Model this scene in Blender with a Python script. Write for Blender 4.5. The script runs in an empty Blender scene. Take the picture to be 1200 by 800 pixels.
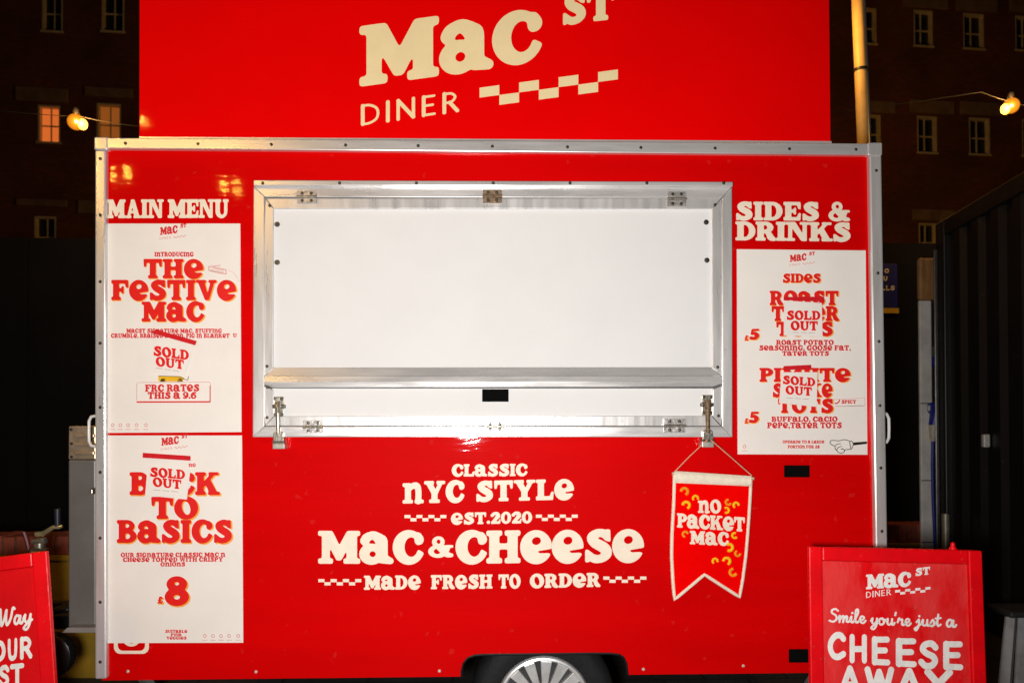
import bpy, bmesh, math, random
import numpy as np
from mathutils import Vector, Matrix
random.seed(7)
scene = bpy.context.scene
col = scene.collection
R = math.radians

# ---------------------------------------------------------------- camera
W0, H0, FPX = 1200.0, 800.0, 918.0
CAM = Vector((-0.0125, -2.9766, 1.393))
PROW = 478.0            # row of the photograph that the lens axis meets (the photo is a crop, so the lens is shifted)
YAW, PITCH, ROLL = -0.0259, 0.0133, -0.0022
fwd = Vector((-math.sin(YAW) * math.cos(PITCH), math.cos(YAW) * math.cos(PITCH), math.sin(PITCH)))
rgt = Vector((math.cos(YAW), math.sin(YAW), 0))
upv = rgt.cross(fwd)
r2 = rgt * math.cos(ROLL) + upv * math.sin(ROLL)
u2 = -rgt * math.sin(ROLL) + upv * math.cos(ROLL)
cd = bpy.data.cameras.new('camera')
cam = bpy.data.objects.new('camera', cd)
col.objects.link(cam)
cd.sensor_width = 36.0
cd.lens = 36.0 * FPX / W0
cd.shift_y = (PROW - H0 / 2) / W0
cd.clip_start = 0.05
cd.clip_end = 300
cd.dof.use_dof = True
cd.dof.focus_distance = 3.0
cd.dof.aperture_fstop = 3.8
m = Matrix((r2, u2, -fwd)).transposed().to_4x4()
m.translation = CAM
cam.matrix_world = m
scene.camera = cam

# ---------------------------------------------------------------- night sky
world = bpy.data.worlds.new('World')
scene.world = world
world.use_nodes = True
wn = world.node_tree.nodes
bg = wn['Background']
sky = wn.new('ShaderNodeTexSky')
sky.sky_type = 'NISHITA'
sky.sun_disc = False
sky.sun_elevation = R(-4)
sky.sun_rotation = R(200)
world.node_tree.links.new(sky.outputs[0], bg.inputs[0])
bg.inputs[1].default_value = 0.06

def lamp(name, kind, loc, power, color, radius=0.05):
    l = bpy.data.lights.new(name, kind)
    l.energy = power
    l.color = color
    l.shadow_soft_size = radius
    o = bpy.data.objects.new(name, l)
    o.location = loc
    col.objects.link(o)
    return o

# the photographer's flash gun, held left of and below the camera
FLASH = lamp('flash_gun', 'SPOT', (-0.17, -3.0, 1.32), 395, (1.0, 0.985, 0.965), 0.09)
FLASH.data.spot_size = R(130)
FLASH.data.spot_blend = 1.0
FLASH.rotation_euler = (Vector((-0.10, 0.0, 1.75)) - FLASH.location).to_track_quat('-Z', 'Y').to_euler()
# sodium street light that lights the building behind the hoarding
SODIUM = lamp('sodium_light', 'POINT', (5.0, 12.5, 5.0), 1500, (1.0, 0.50, 0.11), 0.2)

scene.view_settings.view_transform = 'Standard'
scene.view_settings.look = 'None'
scene.view_settings.exposure = 0.0
scene.view_settings.gamma = 1.0
scene.view_settings.use_curve_mapping = False

# ---------------------------------------------------------------- pixel -> plane
def raydir(px, py):
    return fwd + r2 * ((px - W0 / 2) / FPX) + u2 * ((PROW - py) / FPX)

def at(px, py, Y=0.0):
    d = raydir(px, py)
    return CAM + d * ((Y - CAM.y) / d.y)

def at_plane(px, py, p0, n):
    d = raydir(px, py)
    return CAM + d * ((p0 - CAM).dot(n) / d.dot(n))

# ---------------------------------------------------------------- materials
MATS = {}
def mat(name, color, rough=0.5, metal=0.0, spec=0.5, noise=0.0, nscale=8.0, bump=0.0, bscale=60.0,
        coat=0.0, coat_rough=0.1, stretch=(1, 1, 1), rough_var=0.0, dark=None, emit=None, estr=0.0, alpha=None,
        speck=0.0, aniso=0.0):
    if name in MATS:
        return MATS[name]
    mt = bpy.data.materials.new(name)
    mt.use_nodes = True
    nt = mt.node_tree
    b = nt.nodes['Principled BSDF']
    L = nt.links.new
    c4 = (*color, 1)
    b.inputs['Base Color'].default_value = c4
    b.inputs['Roughness'].default_value = rough
    b.inputs['Metallic'].default_value = metal
    b.inputs['Specular IOR Level'].default_value = spec
    b.inputs['Coat Weight'].default_value = coat
    b.inputs['Coat Roughness'].default_value = coat_rough
    tc = nt.nodes.new('ShaderNodeTexCoord')
    mp = nt.nodes.new('ShaderNodeMapping')
    mp.inputs['Scale'].default_value = stretch
    L(tc.outputs['Object'], mp.inputs['Vector'])
    if noise > 0 or rough_var > 0:
        nz = nt.nodes.new('ShaderNodeTexNoise')
        nz.inputs['Scale'].default_value = nscale
        nz.inputs['Detail'].default_value = 6
        nz.inputs['Roughness'].default_value = 0.62
        L(mp.outputs[0], nz.inputs['Vector'])
        if noise > 0:
            mx = nt.nodes.new('ShaderNodeMix')
            mx.data_type = 'RGBA'
            d = dark if dark else tuple(c * (1 - noise) for c in color)
            mx.inputs[6].default_value = (*d, 1)
            mx.inputs[7].default_value = c4
            rp = nt.nodes.new('ShaderNodeValToRGB')
            rp.color_ramp.elements[0].position = 0.36
            rp.color_ramp.elements[1].position = 0.62
            L(nz.outputs['Fac'], rp.inputs[0])
            L(rp.outputs[0], mx.inputs[0])
            last = mx.outputs[2]
            if speck > 0:      # small dirt specks and scuffs
                n2 = nt.nodes.new('ShaderNodeTexNoise')
                n2.inputs['Scale'].default_value = nscale * 9
                n2.inputs['Detail'].default_value = 2
                L(tc.outputs['Object'], n2.inputs['Vector'])
                r3 = nt.nodes.new('ShaderNodeValToRGB')
                r3.color_ramp.elements[0].position = 0.70
                r3.color_ramp.elements[1].position = 0.76
                L(n2.outputs['Fac'], r3.inputs[0])
                ml = nt.nodes.new('ShaderNodeMath')
                ml.operation = 'MULTIPLY'
                ml.inputs[1].default_value = speck
                L(r3.outputs[0], ml.inputs[0])
                m2 = nt.nodes.new('ShaderNodeMix')
                m2.data_type = 'RGBA'
                m2.inputs[7].default_value = (0.25, 0.2, 0.16, 1)
                L(ml.outputs[0], m2.inputs[0])
                L(last, m2.inputs[6])
                last = m2.outputs[2]
            L(last, b.inputs['Base Color'])
        if rough_var > 0:
            mr = nt.nodes.new('ShaderNodeMapRange')
            mr.inputs['From Min'].default_value = 0.3
            mr.inputs['From Max'].default_value = 0.7
            mr.inputs['To Min'].default_value = max(0.02, rough - rough_var)
            mr.inputs['To Max'].default_value = rough + rough_var
            L(nz.outputs['Fac'], mr.inputs['Value'])
            L(mr.outputs[0], b.inputs['Roughness'])
    if bump > 0:
        nb = nt.nodes.new('ShaderNodeTexNoise')
        nb.inputs['Scale'].default_value = bscale
        nb.inputs['Detail'].default_value = 3
        L(mp.outputs[0], nb.inputs['Vector'])
        bp = nt.nodes.new('ShaderNodeBump')
        bp.inputs['Strength'].default_value = bump
        bp.inputs['Distance'].default_value = 0.01
        L(nb.outputs['Fac'], bp.inputs['Height'])
        L(bp.outputs[0], b.inputs['Normal'])
        if coat > 0:
            L(bp.outputs[0], b.inputs['Coat Normal'])
    if emit:
        b.inputs['Emission Color'].default_value = (*emit, 1)
        b.inputs['Emission Strength'].default_value = estr
    if alpha is not None:
        b.inputs['Alpha'].default_value = alpha
    MATS[name] = mt
    return mt

RED = mat('red_paint', (0.66, 0.0003, 0.0008), rough=0.5, spec=0.02, noise=0.10, nscale=3.0, bump=0.03, bscale=26,
          coat=0.11, coat_rough=0.035, speck=0.05, stretch=(0.35, 1, 2.2))
SIGNRED = mat('sign_red', (0.86, 0.0003, 0.0006), rough=0.5, spec=0.02, noise=0.06, nscale=2.0, bump=0.02, bscale=30, coat=0.11, coat_rough=0.035)
DARKRED = mat('red_body', (0.5, 0.002, 0.004), rough=0.4, noise=0.1)
CREAM = mat('cream_vinyl', (0.92, 0.80, 0.64), rough=0.5, spec=0.25, noise=0.08, nscale=20)
SIGNCREAM = mat('sign_cream', (0.93, 0.75, 0.42), rough=0.5, spec=0.25, noise=0.05, nscale=15)
PAPER = mat('poster_paper', (0.88, 0.82, 0.76), rough=0.55, spec=0.25, noise=0.05, nscale=5, bump=0.05, bscale=8)
SLIP = mat('slip_paper', (0.88, 0.82, 0.76), rough=0.6, spec=0.2, noise=0.04, nscale=12)
INK = mat('red_ink', (0.80, 0.012, 0.010), rough=0.5, spec=0.25, noise=0.05, nscale=30)
INK2 = mat('dull_red_ink', (0.70, 0.03, 0.03), rough=0.55, spec=0.2, noise=0.05, nscale=30)
ORANGE = mat('orange_ink', (0.95, 0.40, 0.06), rough=0.5, spec=0.25, noise=0.05, nscale=30)
PINKINK = mat('pale_pink_ink', (0.75, 0.42, 0.38), rough=0.6, spec=0.2, noise=0.08, nscale=30)
BLACKINK = mat('black_ink', (0.02, 0.015, 0.012), rough=0.5, spec=0.2, noise=0.1, nscale=30)
YELLOW = mat('yellow_ink', (0.86, 0.48, 0.02), rough=0.6, spec=0.2, noise=0.1, nscale=30)
TAPE = mat('red_tape', (0.68, 0.012, 0.02), rough=0.35, spec=0.4, noise=0.15, nscale=40, bump=0.2, bscale=60)
FLAP = mat('white_grp_panel', (0.78, 0.765, 0.755), rough=0.75, spec=0.06, noise=0.03, nscale=4, bump=0.03, bscale=12)
ALU = mat('brushed_aluminium', (0.80, 0.77, 0.755), rough=0.30, metal=0.55, noise=0.10, nscale=5, bump=0.015,
          bscale=14, stretch=(0.5, 1, 5), rough_var=0.08, speck=0.06)
ALUV = mat('upright_aluminium', (0.78, 0.75, 0.73), rough=0.32, metal=0.52, noise=0.12, nscale=5, bump=0.015,
           bscale=14, stretch=(5, 1, 0.5), rough_var=0.08, speck=0.25)
STEEL = mat('plated_steel', (0.66, 0.60, 0.50), rough=0.3, metal=0.85, noise=0.4, nscale=60, bump=0.15, bscale=90)
RUSTY = mat('rusty_steel', (0.30, 0.20, 0.12), rough=0.6, metal=0.5, noise=0.6, nscale=90, bump=0.3, bscale=120)
SCREW = mat('dark_screw', (0.16, 0.14, 0.12), rough=0.35, metal=0.9, noise=0.3, nscale=200)
GAP = mat('dark_sealant', (0.10, 0.095, 0.09), rough=0.7, noise=0.3, nscale=50)
BLACKP = mat('black_plastic', (0.012, 0.011, 0.012), rough=0.4, spec=0.4, noise=0.2, nscale=20)
RUBBER = mat('tyre_rubber', (0.010, 0.010, 0.011), rough=0.7, spec=0.3, noise=0.3, nscale=15, bump=0.2, bscale=50)
HUB = mat('silver_plastic', (0.80, 0.79, 0.78), rough=0.35, metal=0.45, noise=0.25, nscale=14, speck=0.5)
GALV = mat('grey_locker_paint', (0.185, 0.175, 0.165), rough=0.45, metal=0.3, noise=0.15, nscale=7, bump=0.04, bscale=30, speck=0.2)
VENT = mat('warm_reflection_vent_metal', (0.55, 0.42, 0.29), rough=0.35, metal=0.6, noise=0.3, nscale=20, bump=0.1, bscale=40)  # warm lamp reflection is tinted into the base colour
CLOTH = mat('red_felt', (0.90, 0.001, 0.001), rough=0.9, spec=0.0, noise=0.06, nscale=40, bump=0.1, bscale=260)
FELT = mat('cream_felt', (0.93, 0.82, 0.66), rough=0.95, spec=0.05, noise=0.12, nscale=50, bump=0.3, bscale=260)
MACY = mat('yellow_felt', (0.95, 0.58, 0.02), rough=0.95, spec=0.05, noise=0.1, nscale=60, bump=0.3, bscale=260)
MACO = mat('orange_felt', (0.90, 0.34, 0.02), rough=0.95, spec=0.05, noise=0.1, nscale=60, bump=0.3, bscale=260)
CORD = mat('pink_cord', (0.80, 0.35, 0.22), rough=0.9, noise=0.2, nscale=90)

# ---------------------------------------------------------------- tagging / building helpers
WL = {}
def tag(o, label=None, cat=None, group=None, kind=None):
    if label: o['label'] = label
    if cat: o['category'] = cat
    if group: o['group'] = group
    if kind: o['kind'] = kind
    return o

def thing(name, loc, label, cat, group=None):
    o = bpy.data.objects.new(name, None)
    o.empty_display_size = 0.1
    o.location = loc
    col.objects.link(o)
    WL[o] = Vector(loc)
    return tag(o, label, cat, group)

class MB:
    def __init__(s):
        s.v = []; s.f = []
    def poly(s, pts):
        n = len(s.v); s.v += [Vector(p) for p in pts]; s.f.append(list(range(n, n + len(pts)))); return s
    def raw(s, V, F):
        n = len(s.v); s.v += [Vector(p) for p in V]; s.f += [[i + n for i in f] for f in F]; return s
    def box(s, a, b):
        (x0, y0, z0), (x1, y1, z1) = a, b
        V = [(x0,y0,z0),(x1,y0,z0),(x1,y1,z0),(x0,y1,z0),(x0,y0,z1),(x1,y0,z1),(x1,y1,z1),(x0,y1,z1)]
        return s.raw(V, [(0,3,2,1),(4,5,6,7),(0,1,5,4),(1,2,6,5),(2,3,7,6),(3,0,4,7)])
    def obox(s, c, ax, ay, az):
        c = Vector(c); ax = Vector(ax); ay = Vector(ay); az = Vector(az)
        V = [c + ax*i + ay*j + az*k for k in (-1,1) for i, j in ((-1,-1),(1,-1),(1,1),(-1,1))]
        return s.raw(V, [(0,3,2,1),(4,5,6,7),(0,1,5,4),(1,2,6,5),(2,3,7,6),(3,0,4,7)])
    def prism(s, front, off):
        off = Vector(off); n = len(front)
        V = [Vector(p) for p in front] + [Vector(p) + off for p in front]
        F = [list(range(n)), list(range(2*n-1, n-1, -1))]
        F += [(i, i + n, (i+1) % n + n, (i+1) % n) for i in range(n)]
        return s.raw(V, F)
    def px(s, pts, Yf, Yb):       # outline given on the photograph, laid on plane Yf, extruded straight back to Yb
        fr = [at(x, y, Yf) for x, y in pts]
        return s.prism(fr, (0, Yb - Yf, 0))
    def tube(s, pts, r, n=8, cap=True):
        pts = [Vector(p) for p in pts]; N = len(pts)
        rs = r if isinstance(r, (list, tuple)) else [r] * N
        base = len(s.v); prev = None
        for i, p in enumerate(pts):
            t = (pts[min(i+1, N-1)] - pts[max(i-1, 0)])
            t = t.normalized() if t.length > 1e-9 else Vector((0,0,1))
            if prev is None:
                a = Vector((0,0,1)) if abs(t.z) < 0.9 else Vector((1,0,0))
                u = t.cross(a).normalized()
            else:
                u = (prev - t * prev.dot(t)).normalized()
            prev = u; w = t.cross(u)
            for k in range(n):
                an = 2*math.pi*k/n
                s.v.append(p + (u*math.cos(an) + w*math.sin(an)) * rs[i])
        for i in range(N-1):
            for k in range(n):
                a = base+i*n+k; b = base+i*n+(k+1)%n
                s.f.append([a, b, b+n, a+n])
        if cap:
            s.f.append([base+k for k in range(n-1,-1,-1)])
            s.f.append([base+(N-1)*n+k for k in range(n)])
        return s
    def lathe(s, c, axis, prof, n=32):   # prof: (radius, distance along axis)
        c = Vector(c); axis = Vector(axis).normalized()
        a = Vector((0,0,1)) if abs(axis.z) < 0.9 else Vector((1,0,0))
        u = axis.cross(a).normalized(); w = axis.cross(u)
        base = len(s.v)
        for r, h in prof:
            for k in range(n):
                an = 2*math.pi*k/n
                s.v.append(c + axis*h + (u*math.cos(an)+w*math.sin(an))*max(r, 1e-5))
        for i in range(len(prof)-1):
            for k in range(n):
                a_ = base+i*n+k; b_ = base+i*n+(k+1)%n
                s.f.append([a_, b_, b_+n, a_+n])
        return s
    def build(s, name, mt, parent=None, bevel=0.0, smooth=False, label=None, recalc=True):
        me = bpy.data.meshes.new(name)
        off = WL[parent] if parent is not None else Vector((0,0,0))
        me.from_pydata([tuple(p - off) for p in s.v], [], s.f)
        if recalc:
            bm = bmesh.new(); bm.from_mesh(me)
            bmesh.ops.recalc_face_normals(bm, faces=bm.faces)
            bm.to_mesh(me); bm.free()
        me.materials.append(mt)
        if smooth:
            for p in me.polygons: p.use_smooth = True
            try: me.set_sharp_from_angle(angle=R(40))
            except Exception: pass
        o = bpy.data.objects.new(name, me)
        col.objects.link(o)
        if parent is not None:
            o.parent = parent
        WL[o] = off.copy()
        if bevel > 0:
            bv = o.modifiers.new('bevel', 'BEVEL')
            bv.width = bevel; bv.segments = 2; bv.limit_method = 'ANGLE'; bv.angle_limit = R(40)
        if label: o['label'] = label
        return o

def inst(proto_mesh, name, loc, parent):
    o = bpy.data.objects.new(name, proto_mesh)
    col.objects.link(o)
    o.parent = parent
    o.location = Vector(loc) - WL[parent]
    WL[o] = Vector(loc)
    return o

def rect(x0, y0, x1, y1):
    return [(x0, y1), (x1, y1), (x1, y0), (x0, y0)]

# ---------------------------------------------------------------- hand drawn lettering
# every glyph is drawn as strokes and shapes (cap height = 100), softened, and turned into an outline
SC = 2; X0, Y0g, X1, Y1g = -14, -34, 152, 118
gx = (np.arange((X1-X0)*SC) + 0.5) / SC + X0
gy = (np.arange((Y1g-Y0g)*SC) + 0.5) / SC + Y0g
GX, GY = np.meshgrid(gx, gy)
def gP(*pts):
    pts = list(pts); r = np.zeros(GX.shape, bool); n = len(pts)
    for i in range(n):
        (xa, ya), (xb, yb) = pts[i], pts[(i+1) % n]
        if ya == yb: continue
        c = ((ya > GY) != (yb > GY)) & (GX < (xb-xa)*(GY-ya)/(yb-ya)+xa)
        r ^= c
    return r
def gB(x0, y0, x1, y1): return (GX >= x0) & (GX <= x1) & (GY >= y0) & (GY <= y1)
def gE(cx, cy, rx, ry, rot=0):
    a = R(rot); dx = GX-cx; dy = GY-cy
    u = dx*math.cos(a)+dy*math.sin(a); v = -dx*math.sin(a)+dy*math.cos(a)
    return (u/rx)**2+(v/ry)**2 <= 1
def catmull(pts, n=14):
    P = [np.array(p, float) for p in pts]
    if len(P) == 2: return [P[0]+(P[1]-P[0])*t for t in np.linspace(0,1,40)]
    P = [2*P[0]-P[1]] + P + [2*P[-1]-P[-2]]; out = []
    for i in range(1, len(P)-2):
        for t in np.linspace(0, 1, n, endpoint=False):
            a, b, c, d = P[i-1:i+3]
            out.append(0.5*((2*b)+(-a+c)*t+(2*a-5*b+4*c-d)*t*t+(-a+3*b-3*c+d)*t**3))
    out.append(P[-2]); return out
def gS(*pts):
    r = np.zeros(GX.shape, bool)
    for x, y, q in catmull(pts):
        r |= (GX-x)**2+(GY-y)**2 <= q*q
    return r
def gL(q, *pts):       # poly-line of constant radius
    r = np.zeros(GX.shape, bool)
    for (xa, ya), (xb, yb) in zip(pts, pts[1:]):
        L2 = (xb-xa)**2+(yb-ya)**2
        t = np.clip(((GX-xa)*(xb-xa)+(GY-ya)*(yb-ya))/L2, 0, 1)
        r |= (GX-xa-t*(xb-xa))**2+(GY-ya-t*(yb-ya))**2 <= q*q
    return r
def gC(q, *pts): return gS(*[(x, y, q) for x, y in pts])
def stem(x, w=30, y0=0, y1=100, top=True, bot=True, sb=9, st=15):
    r = gB(x, y0, x+w, y1)
    if top: r |= gB(x-sb, y1-st, x+w+sb, y1)
    if bot: r |= gB(x-sb, y0, x+w+sb, y0+st)
    return r

def cooper(c):
    if c == 'I': return stem(9), 48
    if c == 'H': return stem(9)|stem(66)|gB(30,43,75,60), 105
    if c in 'LFE':
        r = stem(9, top=(c == 'L'), bot=(c == 'F'))
        if c in 'LE': r |= gB(0,0,84,18)|gP((62,0),(85,0),(88,40),(77,40))
        if c in 'FE': r |= gB(0,83,84,100)|gP((64,100),(86,100),(87,62),(76,62))|gB(30,43,58,59)|gP((52,34),(63,32),(63,70),(53,68))
        return r, 88
    if c == 'T':
        return stem(33, top=False)|gB(2,81,94,100)|gP((1,100),(20,100),(13,60),(3,60))|gP((95,100),(76,100),(83,60),(93,60)), 96
    if c == 'D': return (gE(42,50,54,50)&(GX>20)&~gE(44,50,22,33))|stem(9), 98
    if c in 'PR':
        r = (gE(46,70,40,30)&(GX>20)&~gE(44,70,13,13))|stem(9)
        if c == 'R': r |= gS((52,46,9),(64,36,13),(74,16,15),(92,7,8))
        return r, 88 if c == 'P' else 99
    if c == 'B': return ((gE(46,74,36,26)|gE(48,29,44,30))&(GX>20)&~gE(46,75,12,10)&~gE(48,29,15,13))|stem(9), 94
    if c == 'O': return gE(51,50,51,53)&~gE(51,50,18,33,14), 102
    if c in 'CG':
        r = gE(50,50,50,53)&~gE(58,51,22,31)&~gP((60,54),(125,84),(125,18))
        r |= gS((80,86,10),(83,74,14),(80,68,10))
        if c == 'G': r |= gB(62,10,92,42)|gB(54,33,101,46)
        return r, 96 if c == 'C' else 104
    if c == 'S':
        r = gS((74,74,9),(64,87,12),(44,89,12),(27,76,15),(34,61,15),(50,52,16),(68,40,16),(72,25,15),(56,11,12),(32,11,12),(15,26,9))
        return r|gP((70,100),(83,100),(84,62),(76,64))|gP((6,0),(18,0),(16,38),(6,38)), 90
    if c == 'U':
        r = gE(51,36,42,38)&(GY<36)&~gE(56,40,17,25)
        return r|gB(9,34,39,100)|gB(0,85,48,100)|gB(71,34,93,100)|gB(62,85,102,100), 103
    if c in 'VW':
        r = gP((7,95),(41,95),(66,0),(46,0))|gP((76,95),(95,95),(66,0),(50,0))|gB(0,86,50,100)|gB(64,86,104,100)
        if c == 'V': return r, 104
        r = gP((7,95),(39,95),(58,0),(40,0))|gP((64,95),(80,95),(58,0),(44,0))|gP((62,95),(94,95),(110,0),(92,0))|gP((118,95),(134,95),(110,0),(98,0))
        return r|gB(0,86,46,100)|gB(56,86,100,100)|gB(106,86,142,100), 142
    if c == 'A':
        return gP((42,100),(60,100),(32,5),(12,5))|gP((38,100),(64,100),(101,5),(66,5))|gB(28,26,74,38)|gB(0,0,42,13)|gB(58,0,112,13), 112
    if c == 'M':
        return gB(12,5,36,95)|gB(90,5,122,95)|gP((10,100),(44,100),(74,40),(68,10),(58,10))|gP((122,100),(92,100),(58,40),(62,10),(72,10))|gB(0,0,46,15)|gB(80,0,132,15)|gB(0,86,36,100)|gB(98,86,132,100), 132
    if c == 'N':
        return gB(12,5,30,95)|gB(0,0,44,14)|gB(0,86,36,100)|gP((10,100),(46,100),(102,0),(76,0))|gB(82,0,101,95)|gB(68,87,114,100), 114
    if c == 'n':
        return gB(12,0,42,88)|gB(0,0,52,15)|gB(0,76,40,92)|gS((36,66,9),(54,80,13),(74,78,15),(81,58,15),(81,10,15))|gB(62,0,108,15), 108
    if c == 'K':
        return stem(9)|gL(8,(36,42),(80,90))|gP((42,60),(68,70),(104,5),(68,5))|gB(62,87,108,100)|gB(60,0,114,14), 112
    if c == 'Y':
        return gP((6,95),(40,95),(68,40),(40,40))|gP((76,95),(98,95),(68,40),(48,40))|gB(38,0,68,48)|gB(26,0,80,15)|gB(0,86,50,100)|gB(64,86,108,100), 108
    if c == '&':
        r = (gE(42,74,26,27)|gE(40,28,40,31))&~gE(43,75,9,12)&~gE(38,28,16,14)
        return r|gS((30,62,9),(56,34,12),(78,12,12),(96,8,9))|gS((84,50,8),(76,28,9),(56,8,9))|gB(66,45,104,57), 104
    if c == 'a':
        r = gE(36,29,38,32)&~gE(40,29,11,10)
        return r|gB(52,8,87,70)|gS((15,70,14),(22,80,13),(44,87,12),(68,70,18))|gS((70,16,15),(97,8,9)), 104
    if c == 'e':
        return gE(49,48,49,52)&~gE(50,67,15,13,16)&~gP((50,36),(84,41),(112,46),(112,24),(84,29),(60,28)), 98
    if c == '0': return gE(42,50,42,52)&~gE(42,50,14,33), 84
    if c == '2':
        return gS((14,72,13),(30,87,12),(54,86,14),(62,66,17),(44,42,14),(22,16,12))|gB(5,0,78,20)|gP((62,0),(79,0),(82,38),(73,38)), 82
    if c == '5':
        return gB(22,80,78,100)|gL(8,(26,90),(20,54))|gS((22,54,9),(44,60,13),(62,38,18),(48,12,13),(14,16,14)), 84
    if c == '6': return (gE(42,34,42,36)|gS((72,86,12),(44,86,13),(18,60,17),(15,36,14)))&~gE(44,33,14,17), 84
    if c == '9': return (gE(42,66,42,36)|gS((12,14,12),(40,14,13),(66,40,17),(69,64,14)))&~gE(40,67,14,17), 84
    if c == '8': return (gE(42,74,38,28)|gE(42,29,45,32))&~gE(42,76,10,7)&~gE(42,28,13,9), 86
    if c == '£':
        return gS((76,74,11),(60,89,11),(42,82,13),(42,54,14),(38,24,12),(20,9,9))|gB(8,42,72,55)|gS((14,10,10),(44,14,11),(68,9,12),(84,28,8)), 92
    if c == '.': return gE(14,14,14,14), 28
    if c == ',': return gE(15,14,14,14)|gS((20,10,9),(14,-14,4)), 30
    return None

def diner(c):          # light sans capitals
    q = 8.5
    d = {'D': (gL(q,(8,4),(8,96))|gC(6,(8,96),(40,94),(68,76),(76,50),(68,22),(40,6),(8,4)), 82),
         'I': (gL(q,(8,3),(8,97)), 16),
         'N': (gL(q-1,(8,3),(8,97))|gL(q,(8,96),(76,4))|gL(q-1,(76,3),(76,97)), 84),
         'E': (gL(q,(8,4),(8,96))|gL(6,(8,95),(54,95))|gL(6,(8,51),(48,51))|gL(6,(8,5),(56,5)), 62),
         'R': (gL(q,(8,3),(8,97))|gC(6,(8,95),(40,93),(56,74),(40,53),(8,50))|gL(q,(32,50),(66,4)), 72)}
    return d.get(c)

def brush(c):          # sign painter's block capitals
    q = 11.5
    d = {'C': (gC(q,(74,76),(60,88),(38,86),(18,66),(14,42),(26,18),(48,11),(74,22)), 84),
         'H': (gL(q,(14,10),(14,90))|gL(q,(70,10),(70,90))|gL(q-1,(14,48),(70,50)), 84),
         'E': (gL(q,(14,10),(14,90))|gL(q-1,(14,89),(66,90))|gL(q-1,(14,51),(58,52))|gL(q-1,(14,11),(68,10)), 76),
         'S': (gC(q,(68,76),(52,89),(26,84),(18,68),(34,54),(58,44),(66,28),(52,12),(28,11),(12,24)), 80),
         'A': (gL(q,(12,10),(46,90))|gL(q,(80,10),(46,90))|gL(q-2,(28,34),(66,34)), 92),
         'W': (gL(q,(12,90),(34,12))|gL(q,(56,82),(34,12))|gL(q,(56,82),(80,12))|gL(q,(102,90),(80,12)), 114),
         'Y': (gL(q,(12,90),(44,48))|gL(q,(78,90),(44,48))|gL(q,(44,48),(44,10)), 90),
         'O': (gC(q,(44,88),(18,70),(14,44),(28,16),(48,11),(72,26),(78,54),(66,80),(44,88)), 92),
         'U': (gC(q,(14,90),(14,50),(22,18),(42,11),(62,20),(68,50),(68,90)), 82),
         'R': (gL(q,(14,10),(14,90))|gC(q-1,(14,88),(46,88),(64,70),(50,50),(14,46))|gL(q,(42,46),(70,10)), 82),
         'T': (gL(q,(10,89),(72,90))|gL(q,(42,90),(42,10)), 82)}
    return d.get(c)

def script(c):         # brush script, x-height about 52
    q = 6.5
    d = {'S': (gC(q,(58,84),(42,96),(22,86),(22,68),(44,52),(50,28),(30,8),(6,14)), 58),
         'm': (gC(q,(2,30),(12,50),(10,6))|gC(q,(11,20),(28,48),(36,44),(32,6))|gC(q,(33,20),(50,48),(58,42),(54,14),(66,10),(74,22)), 72),
         'i': (gC(q,(4,28),(12,48),(10,14),(20,8),(30,22))|gE(18,72,8,8), 28),
         'l': (gC(q,(4,24),(24,70),(24,96),(12,90),(8,40),(12,10),(24,10),(32,22)), 30),
         'e': (gC(q,(4,22),(26,30),(32,44),(20,52),(8,36),(12,12),(28,6),(42,22)), 40),
         'y': (gC(q,(4,30),(14,48),(12,20),(24,10),(38,24),(44,48))|gC(q,(44,48),(40,4),(22,-26),(6,-18),(24,2),(52,20)), 50),
         'o': (gC(q,(26,50),(10,42),(8,18),(20,6),(36,16),(38,40),(26,50),(34,40),(52,40)), 50),
         'u': (gC(q,(4,30),(14,48),(12,16),(24,8),(38,22),(42,48),(40,14),(50,8),(58,22)), 56),
         "'": (gC(q,(10,92),(6,74)), 18),
         'r': (gC(q,(4,26),(14,54),(20,44),(34,46),(32,16),(42,8),(50,22)), 48),
         'j': (gC(q,(6,30),(22,48),(20,4),(4,-26),(-6,-16),(12,0),(38,20))|gE(24,72,8,8), 36),
         's': (gC(q,(2,20),(22,50),(30,26),(20,6),(4,10))|gC(q,(20,8),(36,20)), 36),
         't': (gC(q,(4,24),(20,56),(22,88),(16,30),(22,8),(38,20))|gC(q,(4,60),(38,64)), 36),
         'a': (gC(q,(38,44),(20,50),(8,30),(12,10),(26,12),(40,46),(38,14),(48,8),(56,20)), 54),
         'W': (gC(q,(2,80),(12,90),(14,50),(18,8),(34,40),(46,84),(44,40),(50,8),(70,40),(82,90),(92,86)), 84)}
    return d.get(c)

def blur(a, s):
    if s <= 0: return a.astype(float)
    k = max(1, int(round(s*SC))); w = 2*k+1
    a = a.astype(float)
    for _ in range(2):
        for ax in (0, 1):
            p = np.pad(a, [(k+1, k) if i == ax else (0, 0) for i in (0, 1)])
            c = np.cumsum(p, axis=ax)
            a = (np.take(c, range(w, c.shape[ax]), axis=ax)-np.take(c, range(0, c.shape[ax]-w), axis=ax))/w
    return a

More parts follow.
